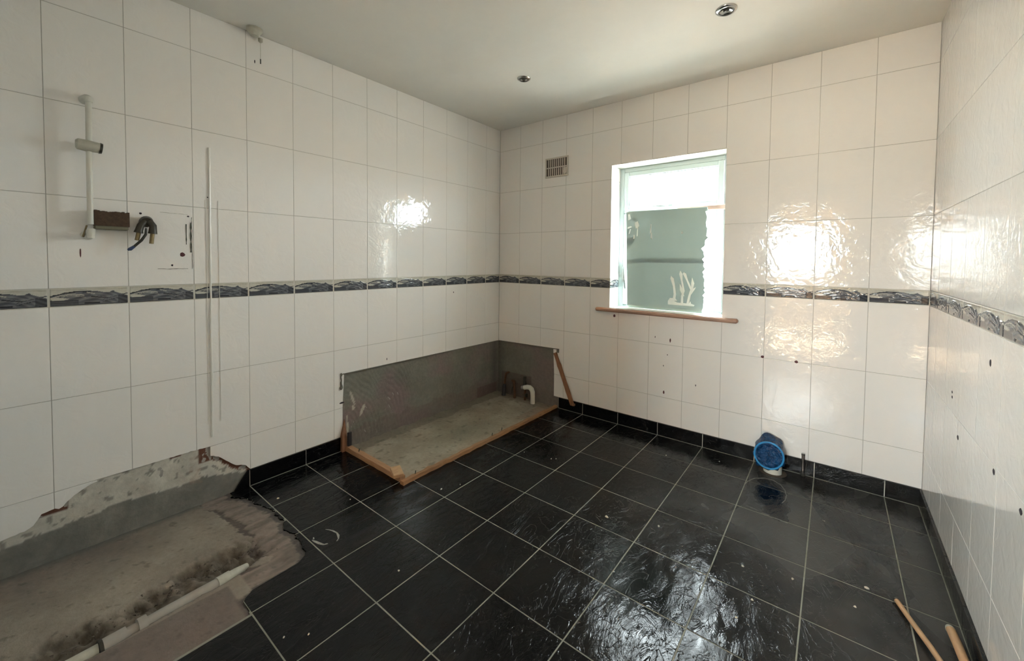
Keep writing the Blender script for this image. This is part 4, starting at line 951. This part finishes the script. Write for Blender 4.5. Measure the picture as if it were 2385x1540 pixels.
# crumbs of plaster on the floor
random.seed(9)
CH = [(.263, -2.174, .008), (.882, -1.544, .008), (.931, -1.443, .005), (.576, -1.929, .005), (1.206, -2.072, .006), (1.174, -.84, .007), (1.198, -.82, .005), (1.727, -1.175, .012), (1.96, -1.079, .008), (1.151, -2.508, .005), (1.206, -2.448, .005), (2.333, -1.115, .009), (2.394, -1.292, .007), (2.747, -.929, .010), (2.706, -1.078, .007), (2.508, -1.064, .008), (1.75, -.30, .006), (.98, -.88, .004), (2.36, -1.42, .006), (2.05, -.16, .005)]
CL = ['tiny pale crumb between the skirting and the broken shower edge', 'pale crumb on the black tiles just off the near corner of the bath battens', 'smaller pale crumb right of the near corner of the bath battens', 'tiny crumb on the tiles midway between shower and bath areas', 'lone pale crumb in the middle of a tile right of the white residue ring',
 'larger of two close pale crumbs on the dark tiles beside the bath batten', 'smaller of two close pale crumbs on the dark tiles beside the bath batten', 'oblong pale crumb in mid floor on the dark tiles', 'pale crumb on the tiles just beyond the window glare', 'left one of two pale crumbs at the lower left tiles', 'right one of two pale crumbs at the lower left tiles',
 'pale crumb right of the window glare, farther of two', 'small crumb right of the window glare, nearer of two', 'large pale crumb on the grout line by the long wooden stick', 'pale crumb in the tile left of the long wooden stick', 'dull crumb midway between window glare and long stick', 'tiny crumb near the skirting below the window', 'tiny crumb beside the far half of the bath batten', 'small crumb low on the tile right of the window glare', 'tiny white crumb at the skirting left of the soil pipe']
for (x, y, r), lab in zip(CH, CL):
    vs = [(r*cos(k*1.047)*random.uniform(.6, 1.2), r*sin(k*1.047)*random.uniform(.4, .9), .0002) for k in range(6)]; vs += [(a_*.6, b2*.6, .0025+r*.15) for a_, b2, c in vs]
    fs = [(i, (i+1) % 6, 6+(i+1) % 6, 6+i) for i in range(6)]+[tuple(range(6, 12))]
    o = mesh_obj('plaster_chip', vs, fs, M['chip'], loc=(x, y, 0)); o.rotation_euler = (0, 0, random.random()*6)
    tag(o, lab, 'debris', 'plaster crumbs scattered on the black floor')

# ------------------------------------------------------------------ doorway and landing behind the camera (seen in reflections)
dr = tag(empty('door_1', (0, 0, 0)), 'open doorway with painted lining behind the camera', kind='structure')
b_ = MB(); b_.box(DX0, DX0+.03, YF-.125, YF+.004, 0, DZ, c=.002); b_.box(DX1-.03, DX1, YF-.125, YF+.004, 0, DZ, c=.002); b_.box(DX0+.03, DX1-.03, YF-.125, YF+.004, DZ-.03, DZ, c=.002); b_.obj('door_lining', M['white'], dr)
HX0, HX1, HY0, HY1 = .9, 3.7, -6.2, YF-.12
tag(box_obj('wall_hall', [(HX0-.1, HX0, HY0, HY1, 0, ZC), (HX1, HX1+.1, HY0, HY1, 0, ZC), (HX0, HX1, HY1-.005, HY1-.0005, DZ, ZC), (HX0, DX0, HY1-.005, HY1-.0005, 0, DZ), (DX1, HX1, HY1-.005, HY1-.0005, 0, DZ),
    (HX0, 1.50, HY0-.12, HY0, 0, ZC), (2.58, HX1, HY0-.12, HY0, 0, ZC), (1.50, 2.58, HY0-.12, HY0, 0, .98), (1.50, 2.58, HY0-.12, HY0, 1.98, ZC)], M['peach']), 'peach painted landing walls beyond the doorway', kind='structure')
tag(box_obj('floor_hall', [(HX0-.1, HX1+.1, HY0-.12, YF-.12, -.2, 0.0)], M['hallfloor']), 'beige landing floor', kind='structure')
tag(box_obj('ceiling_hall', [(HX0-.1, HX1+.1, HY0-.12, YF-.12, ZC, ZC+.1)], M['ceil']), 'landing ceiling', kind='structure')
w2 = tag(empty('window_2', (0, 0, 0)), 'landing window beyond the doorway', kind='structure')
b_ = MB()
for q in ((1.50, 1.55, .98, 1.98), (2.53, 2.58, .98, 1.98), (1.55, 2.53, .98, 1.03), (1.55, 2.53, 1.93, 1.98), (2.02, 2.06, 1.03, 1.93)): b_.box(q[0], q[1], HY0-.09, HY0-.03, q[2], q[3], c=.003)
b_.obj('window_frame', M['upvc'], w2)
b_ = MB(); b_.box(1.54, 2.54, HY0-.065, HY0-.061, 1.02, 1.94); b_.obj('pane', M['glass'], w2)
